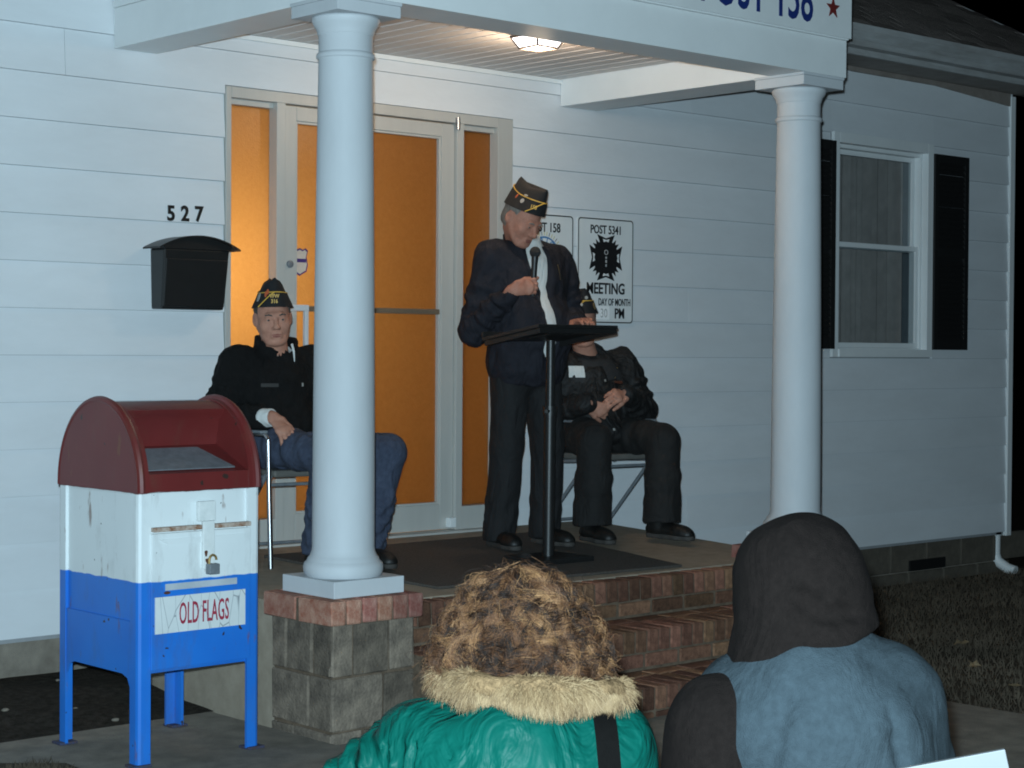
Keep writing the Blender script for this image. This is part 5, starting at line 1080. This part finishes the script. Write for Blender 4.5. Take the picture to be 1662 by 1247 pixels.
    for z in (.80, .70, .55):
        patch(body, jk, fr(.028, -.4, z), fr.d(0, 1, 0), .012, .012, M_PALETHREAD, 'button')
    return body
seated_black()
# ================================================================== AUDIENCE
def hair_object(name, P, sizes, radii, tone, m, parent):
    """strands: P (N,3) points, sizes per strand"""
    c = bpy.data.hair_curves.new(name); c.add_curves([int(s) for s in sizes])
    c.position_data.foreach_set('vector', np.ascontiguousarray(P, dtype=np.float32).ravel())
    a = c.attributes.new('radius', 'FLOAT', 'POINT'); a.data.foreach_set('value', np.ascontiguousarray(radii, dtype=np.float32))
    t = c.attributes.new('tone', 'FLOAT', 'CURVE'); t.data.foreach_set('value', np.ascontiguousarray(tone, dtype=np.float32))
    c.materials.append(m); return link(bpy.data.objects.new(name, c), parent)
def hair_mat(name, stops, rough=0.35):
    m = bpy.data.materials.new(name); m.use_nodes = True; n = m.node_tree.nodes; l = m.node_tree.links; b = n['Principled BSDF']; b.inputs['Roughness'].default_value = rough; b.inputs['Specular IOR Level'].default_value = 0.18
    at = n.new('ShaderNodeAttribute'); at.attribute_name = 'tone'; r = n.new('ShaderNodeValToRGB')
    while len(r.color_ramp.elements) < len(stops): r.color_ramp.elements.new(0.5)
    for e, (p, c) in zip(r.color_ramp.elements, stops): e.position = p; e.color = (*c, 1)
    l.new(at.outputs['Fac'], r.inputs[0]); l.new(r.outputs[0], b.inputs['Base Color']); return m

def plain_seat(x, y, yaw, label):
    """simple folding seat that carries a listener"""
    root = empty('audience_chair', (x, y, WALK), label, 'chair', 'chairs of the audience'); root.rotation_euler = (0, 0, yaw)
    Mx = Matrix.Translation((x, y, WALK)) @ Matrix.Rotation(yaw, 4, 'Z'); tb = lambda nm, pts: MB().tube([Mx @ Vector(p) for p in pts], 0.011, 8).build(nm, M_STEEL, root, sm=True)
    for s in (-1, 1): tb('leg', [(.2*s, -.22, 0), (.2*s, .12, .43)]); tb('leg', [(.19*s, .2, 0), (.19*s, -.12, .40)])
    MB().box((-.2, -.2, .395), (.2, .2, .425), Mx).build('seat', M_SEAT, root, .01)

# ------------------------------------------------------------------ woman with curly hair and fur-trimmed green coat
def green_coat():
    yaw = math.pi-0.7327; base = (2.085, -4.985, WALK)
    fr = Frame(base, yaw)        # faces the porch; local -x is to the right of the picture
    def I(r, d, z): return fr(-r, -d, z)      # r: picture right, d: away from the camera, z: up
    hc = I(-.010, .06, .918); H = fr.M @ Rx(R_(16))
    F = fr.grid([(-.45, -.65, 0), (.5, .3, 1.2)], .05, .007)
    sculpt_head(F, hc, H); F.cone(hc+H @ np.array([0, .03, -.06]), I(0, .0, .74), .052, .055, .03)
    F.cone(I(-.02, 0, .70), I(-.02, .0, .50), .13, .14, .05)
    shL, elL, wrL = I(-.180, .03, .765), I(-.405, .08, .565), I(-.25, .32, .50); shR, elR, wrR = I(.130, .0, .770), I(.165, .05, .50), I(.08, .30, .45)
    for a, b, c in ((shL, elL, wrL), (shR, elR, wrR)): F.path([I(-.03, 0, .70), a, b, c], [.05, .045, .036, .028], .02)
    for s in (-1, 1): F.path([I(.09*s, 0, .50), I(.10*s, .42, .47), I(.10*s, .40, .07), I(.10*s, .52, .04)], [.08, .06, .04, .035], .03)
    hand(F, wrL, fr.d(-.5, -.8, -.2), fr.d(0, -.2, 1), 1, [(.3, .4, .3)]*4); hand(F, wrR, fr.d(.5, -.8, -.2), fr.d(0, -.2, 1), -1, [(.3, .4, .3)]*4)
    body = F.mesh('person', M_SKIN); tag(body, 'listener with curly light brown hair in a green coat with fur-trimmed hood', 'person')
    G = fr.grid([(-.3, -.65, .05), (.3, .2, .68)], .05, .009); G.ell(I(0, 0, .52), (.19, .17, .12), 0)
    for s in (-1, 1): G.path([I(.09*s, 0, .52), I(.10*s, .42, .48), I(.10*s, .40, .09)], [.10, .08, .065], .03)
    G.mesh('trousers', M_TROUSER, body)
    for s in (-1, 1): shoe(body, fr, (-.1*s, -.42, 0), (-.1*s, -.64, 0))
    # coat
    G = fr.grid([(-.32, -.5, .42), (.5, .28, .88)], .06, .006)
    E_ = fr.M.T
    G.ell(I(-.02, .0, .58), (.215, .165, .22), 0, E_); G.ell(I(-.025, -.01, .74), (.205, .145, .13), .05, E_); G.cone(I(-.13, .02, .765), I(.115, .0, .775), .078, .078, .05)
    G.cone(shL, elL, .086, .080, .04, fold=(.006, 6.5, (.8, .6, 1.0), -.1, 1.05)); G.cone(elL, elL+(wrL-elL)*.9, .085, .055, .03, fold=(.008, 4, (1, 0, 1), -.1, .9))
    G.cone(shR, elR, .090, .080, .05, fold=(.004, 3, (.5, .6, 1.0), .3, 1.05)); G.cone(elR, elR+(wrR-elR)*.9, .08, .055, .03)
    G.cone(I(-.02, -.02, .78), I(-.015, .02, .84), .125, .11, .04)
    # drag folds across the back, pleats bunched on the left shoulder and sleeve, yoke seam
    for pts, r in (([(-.15+.06*i, .735-.003*i) for i in range(6)], .002),
                   ([(-.15-.020*i, .825-.012*i) for i in range(9)], .006), ([(-.175-.010*i, .82-.030*i) for i in range(7)], .010), ([(-.205-.008*i, .805-.032*i) for i in range(6)], .011), ([(-.235-.007*i, .79-.034*i) for i in range(6)], .011), ([(-.265-.006*i, .77-.034*i) for i in range(6)], .011), ([(-.295-.005*i, .75-.034*i) for i in range(6)], .011), ([(-.325-.004*i, .725-.034*i) for i in range(5)], .011), ([(-.355-.003*i, .70-.034*i) for i in range(5)], .011), ([(-.13+.010*i, .81-.04*i) for i in range(6)], .006),
                   ([(.165+.004*i, .80-.05*i) for i in range(6)], .006)): G.crease(I, pts, r, .006)
    G.half(I(0, 0, .44), (0, 0, -1), .01); G.noise(.008, (.10, .10, .10), 51); G.noise(.004, (.05, .05, .05), 52)
    coat = G.mesh('coat', M_GREEN, body)
    # hood laid back, fur along its rim
    G = fr.grid([(-.26, -.2, .74), (.26, .3, 1.02)], .05, .006)
    arc = [(I(-.150+.315*u, .01-.150*math.sin(math.pi*u)**.5, .908+.010*math.sin(math.pi*u)-.022*u)) for u in np.linspace(0, 1, 15)]
    G.path(arc, [.013]*15, .02); G.noise(.006, (.03, .03, .03), 55)
    hood = G.mesh('fur_trim', pm('fur_base', (.16, .10, .052), .9, .5, 120, .6, 300, spec=.03), body)
    n = 22000; k = RNG.integers(0, 14, n); u = RNG.random(n)[:, None]; A = np.array(arc); p = A[k]*(1-u)+A[k+1]*u; tan = A[k+1]-A[k]; tan /= np.linalg.norm(tan, axis=1)[:, None]
    rnd = RNG.normal(size=(n, 3)); rnd -= tan*(rnd*tan).sum(1)[:, None]; nr = rnd/np.linalg.norm(rnd, axis=1)[:, None]
    clump = np.sin(p@np.array([61, 37, 83.])+nr@np.array([5, 3, 7.]))[:, None]*.35+np.sin(p@np.array([131, -97, 53.]))[:, None]*.25
    Ln = (RNG.uniform(.008, .024, n)*(1+.45*np.sin(p@np.array([43., 71, 29]))))[:, None]; d = nr+np.array([0, 0, -.18])+.40*RNG.normal(size=(n, 3))+tan*clump*1.2
    d /= np.linalg.norm(d, axis=1)[:, None]; pts = []; rad = []
    for t in np.linspace(0, 1, 5): pts.append(p+nr*.010+d*Ln*t+np.array([0, 0, -.014])*t*t+tan*clump*.010*t*t); rad.append(np.full(n, .00055*(1-.75*t)))
    P = np.stack(pts, 1).reshape(-1, 3); hair_object('fur', P, [5]*n, np.stack(rad, 1).ravel(), np.clip(.5+.45*clump[:, 0]+.2*RNG.normal(size=n), 0, 1), hair_mat('tan_fur', [(0, (.048, .027, .014)), (.5, (.18, .112, .056)), (1, (.31, .215, .12))], .5), hood)
    # bag strap over the right of the back
    st = [I(.125, -.03, .865), I(.130, -.10, .82), I(.135, -.150, .76), (I(.158, -.175, .68)), I(.145, -.175, .52)]
    b = bmesh.new(); pr = None; rgt = Vector(fr.d(-1, 0, 0)); 
    from mathutils.bvhtree import BVHTree
    tree = BVHTree.FromPolygons([v.co for v in coat.data.vertices], [tuple(q.vertices) for q in coat.data.polygons]); back = Vector(fr.d(0, 1, 0))
    for t in np.linspace(0, 1, 26):
        i = min(int(t*4), 3); w_ = t*4-i; c0 = Vector(st[i]*(1-w_)+st[i+1]*w_); rw = []
        for q in (-.019, 0, .019):
            hit, nn, _, _ = tree.ray_cast(c0+rgt*q+back*.3, -back); rw.append(b.verts.new((hit if hit else c0+rgt*q)+back*.004))
        if pr:
            for j_ in range(2): b.faces.new((pr[j_], pr[j_+1], rw[j_+1], rw[j_]))
        pr = rw
    me = bpy.data.meshes.new('bag_strap'); b.to_mesh(me); b.free(); me.materials.append(M_STRAP); smooth(me, 80); link(bpy.data.objects.new('bag_strap', me), body)
    # curls: ringlets lying over a dome from the crown to the collar, in several layers
    ZP = [1.072, 1.064, 1.043, 1.008, .965, .930, .902, .878]; RP = [.0, .042, .076, .107, .134, .147, .147, .134]
    def dome(az, s, k=1.0):
        z = 1.072-.194*s; r = np.interp(-z, [-v for v in ZP], RP)*k
        return np.array([-.014+r*np.sin(az), .035-r*.92*np.cos(az), .93+(z-.93)*(.25+.75*k) if np.isscalar(k) else z])
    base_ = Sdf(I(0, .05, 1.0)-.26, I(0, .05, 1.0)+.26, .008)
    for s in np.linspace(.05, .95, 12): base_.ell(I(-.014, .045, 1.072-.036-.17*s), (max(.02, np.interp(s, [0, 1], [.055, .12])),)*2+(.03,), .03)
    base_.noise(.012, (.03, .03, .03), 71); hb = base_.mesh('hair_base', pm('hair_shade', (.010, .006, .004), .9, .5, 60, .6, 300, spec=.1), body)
    P = []; sizes = []; rad = []; tone = []; NL, NS, NP = 600, 36, 26
    for i in range(NL):
        az = RNG.uniform(-math.pi, math.pi); s0 = RNG.uniform(-.05, .72); ln = RNG.uniform(.22, .46); k = RNG.choice([.80, .90, 1.0, 1.0, 1.04]); dz = RNG.normal()*.45; s = np.linspace(0, 1, NP)
        hr = RNG.uniform(.007, .015); tw = RNG.uniform(1.2, 2.9)*RNG.choice([-1, 1]); ph = RNG.uniform(0, 6.28)
        pth = np.array([dome(az+dz*u+.12*math.sin(5*u+ph), min(1.02, max(.0, s0+ln*u)), k) for u in s])
        tg = np.gradient(pth, axis=0); tg /= np.linalg.norm(tg, axis=1)[:, None]+1e-9; n1 = np.cross(tg, np.array([.31, .52, .79])); n1 /= np.linalg.norm(n1, axis=1)[:, None]; n2 = np.cross(tg, n1)
        an = ph+tw*2*math.pi*s; env = np.minimum(1, .35+s*3)*(1-.3*s); cur = pth+(n1*np.cos(an)[:, None]+n2*np.sin(an)[:, None])*(hr*env)[:, None]
        lt = np.clip(RNG.choice([.22, .62])+RNG.normal()*.16, 0, 1)-.25*(k < .95)
        for j_ in range(NS):
            off = RNG.normal(size=3)*.0036; wob = RNG.normal(size=3)*.0030; frz = 1.0 if RNG.random() > .12 else 2.6
            cc = cur+off*(1.0-.45*s)[:, None]*frz+wob[None]*np.sin(s*8+j_)[:, None]*frz; P.append(cc); sizes.append(NP); rad.append(np.full(NP, .00028)*(1-.5*s)); tone.append(np.clip(lt+RNG.normal()*.12, 0, 1))
    for i in range(3000):      # loose frizz
        az = RNG.uniform(-math.pi, math.pi); p0 = dome(az, RNG.uniform(.02, .95), 1.0); v = p0-np.array([-.014, .035, .97]); v /= np.linalg.norm(v); s = np.linspace(0, 1, 10)[:, None]
        d = v*.7+RNG.normal(size=3)*.6; d /= np.linalg.norm(d); ax_ = np.cross(d, RNG.normal(size=3)); P.append(p0+d*s*RNG.uniform(.012, .042)+np.array([0, 0, -.015])*s*s+ax_*.005*np.sin(s*RNG.uniform(4, 10)+i)); sizes.append(10); rad.append(np.full(10, .00020)); tone.append(RNG.uniform(.3, .8))
    Q = np.concatenate(P); W = np.stack([-Q[:, 0], -Q[:, 1], Q[:, 2]], 1) @ fr.M.T + fr.b
    hair_object('hair', W, sizes, np.concatenate(rad), tone, hair_mat('curly_brown_hair', [(0, (.0050, .0026, .0018)), (.36, (.018, .0085, .0050)), (.60, (.080, .034, .016)), (1, (.24, .125, .056))], .5), body)
    plain_seat(base[0], base[1], yaw, 'folding seat under the listener in the green coat')
green_coat()

# ------------------------------------------------------------------ hooded listener
def hooded():
    yaw = math.pi-0.7327-R_(3); base = (2.655, -5.135, WALK); fr = Frame(base, yaw)
    def I(r, d, z): return fr(-r, -d, z)
    hc = I(-.015, .07, .985); H = fr.M @ Rx(R_(16)); E_ = fr.M.T
    F = fr.grid([(-.45, -.65, 0), (.45, .3, 1.22)], .05, .007)
    sculpt_head(F, hc, H); F.cone(hc+H @ np.array([0, .03, -.06]), I(0, .02, .80), .055, .06, .03); F.cone(I(0, 0, .74), I(0, .0, .50), .14, .15, .05)
    shL, elL, wrL = I(-.165, -.04, .765), I(-.195, -.085, .50), I(-.10, .32, .48); shR, elR, wrR = I(.150, .03, .800), I(.220, .10, .53), I(.10, .32, .50)
    for a, b, c in ((shL, elL, wrL), (shR, elR, wrR)): F.path([I(0, 0, .76), a, b, c], [.06, .05, .04, .03], .02)
    for s in (-1, 1): F.path([I(.09*s, 0, .50), I(.12*s, .44, .48), I(.12*s, .42, .07), I(.12*s, .54, .04)], [.08, .06, .04, .035], .03)
    hand(F, wrL, fr.d(-.5, -.8, -.2), fr.d(0, -.2, 1), 1, [(.3, .4, .3)]*4); hand(F, wrR, fr.d(.5, -.8, -.2), fr.d(0, -.2, 1), -1, [(.3, .4, .3)]*4)
    body = F.mesh('person', M_SKIN); tag(body, 'listener with raised black hood and steel blue back, seen from behind', 'person')
    G = fr.grid([(-.3, -.65, .05), (.3, .2, .68)], .05, .009); G.ell(I(0, 0, .52), (.20, .18, .12), 0)
    for s in (-1, 1): G.path([I(.09*s, 0, .52), I(.12*s, .44, .49), I(.12*s, .42, .09)], [.11, .085, .07], .03)
    G.mesh('trousers', M_JEANS, body)
    for s in (-1, 1): shoe(body, fr, (-.12*s, -.44, 0), (-.12*s, -.66, 0))
    # sweatshirt body
    G = fr.grid([(-.42, -.40, .42), (.42, .28, .98)], .06, .006)
    G.ell(I(.015, .0, .64), (.222, .185, .24), 0, E_); G.ell(I(.010, -.035, .77), (.205, .165, .16), .06, E_); G.cone(I(-.13, .03, .805), I(.125, .02, .825), .084, .084, .06); G.cone(I(.01, -.01, .86), I(.0, .05, .94), .120, .095, .06)
    G.cone(shR, elR, .100, .085, .05, fold=(.004, 3, (1, .5, .4), .3, 1)); G.cone(elR, elR+(wrR-elR)*.9, .085, .06, .03)
    for pts, r in (([(-.06-.010*i, .85-.035*i) for i in range(6)], .003), ([(.12+.010*i, .82-.04*i) for i in range(6)], .002)): G.crease(I, pts, r, .03)
    G.half(I(0, 0, .44), (0, 0, -1), .01); G.noise(.008, (.11, .11, .11), 61); G.noise(.004, (.05, .05, .05), 62); top = G.mesh('sweatshirt', M_BLUEVEST, body)
    G = fr.grid([(-.1, -.45, .38), (.45, .25, .90)], .06, .006); G.cone(shL+fr.d(-.0, 0, .0), elL, .106, .090, .04, fold=(.004, 3, (1, .5, .4), .3, 1)); G.cone(elL, elL+(wrL-elL)*.9, .09, .06, .03); G.noise(.006, (.07, .07, .07), 64); G.mesh('sleeve', M_HOOD, body)
    # hood: dome, straight sides, folds where it meets the back
    G = fr.grid([(-.2, -.3, .78), (.2, .22, 1.2)], .05, .0055)
    G.ell(hc+H @ np.array([0, .03, .022]), (.124, .140, .142), 0, H.T); G.cone(hc+H @ np.array([0, .045, .02]), I(-.012, .0, .89), .118, .124, .04); G.cone(I(-.045, .0, .875), I(.028, .0, .895), .104, .100, .05)
    G.ell(hc+H @ np.array([0, -.15, -.015]), (.085, .11, .115), .03, H.T, op='sub'); G.cone(hc+H @ np.array([0, .0, -.08]), I(0, .08, .80), .075, .09, .02, op='sub')
    for pts, r in (([(-.015+.026*i, .990-.002*i) for i in range(5)], .0045), ([(-.05+.026*i, 1.020-.006*i) for i in range(3)], .003)): G.crease(I, pts, r, .03)
    G.half(I(-.03, -.12, .900), fr.d(-.30, -.10, -1), .010); G.noise(.007, (.09, .09, .09), 66); G.noise(.003, (.03, .03, .04), 67); G.mesh('hood', M_HOOD, body)
    plain_seat(base[0], base[1], yaw, 'folding seat under the hooded listener')
hooded()

# ------------------------------------------------------------------ white placard on a stake at the picture's lower right
pl_ = empty('placard', (1.985, -5.985, WALK), 'blank white board on a stake at the bottom right corner', 'placard')
Mx = Matrix.Translation((2.005, -6.005, 0)) @ Matrix.Rotation(R_(-48), 4, 'Z')
MB().box((-.17, -.004, .25), (.13, .004, .745), Mx @ Matrix.Rotation(R_(-12.5), 4, 'Y')).build('board', M_WHITECARD, pl_, .001)
MB().box((-.02, .006, WALK), (.02, .024, .70), Mx).build('stake', M_WOOD, pl_, .002)
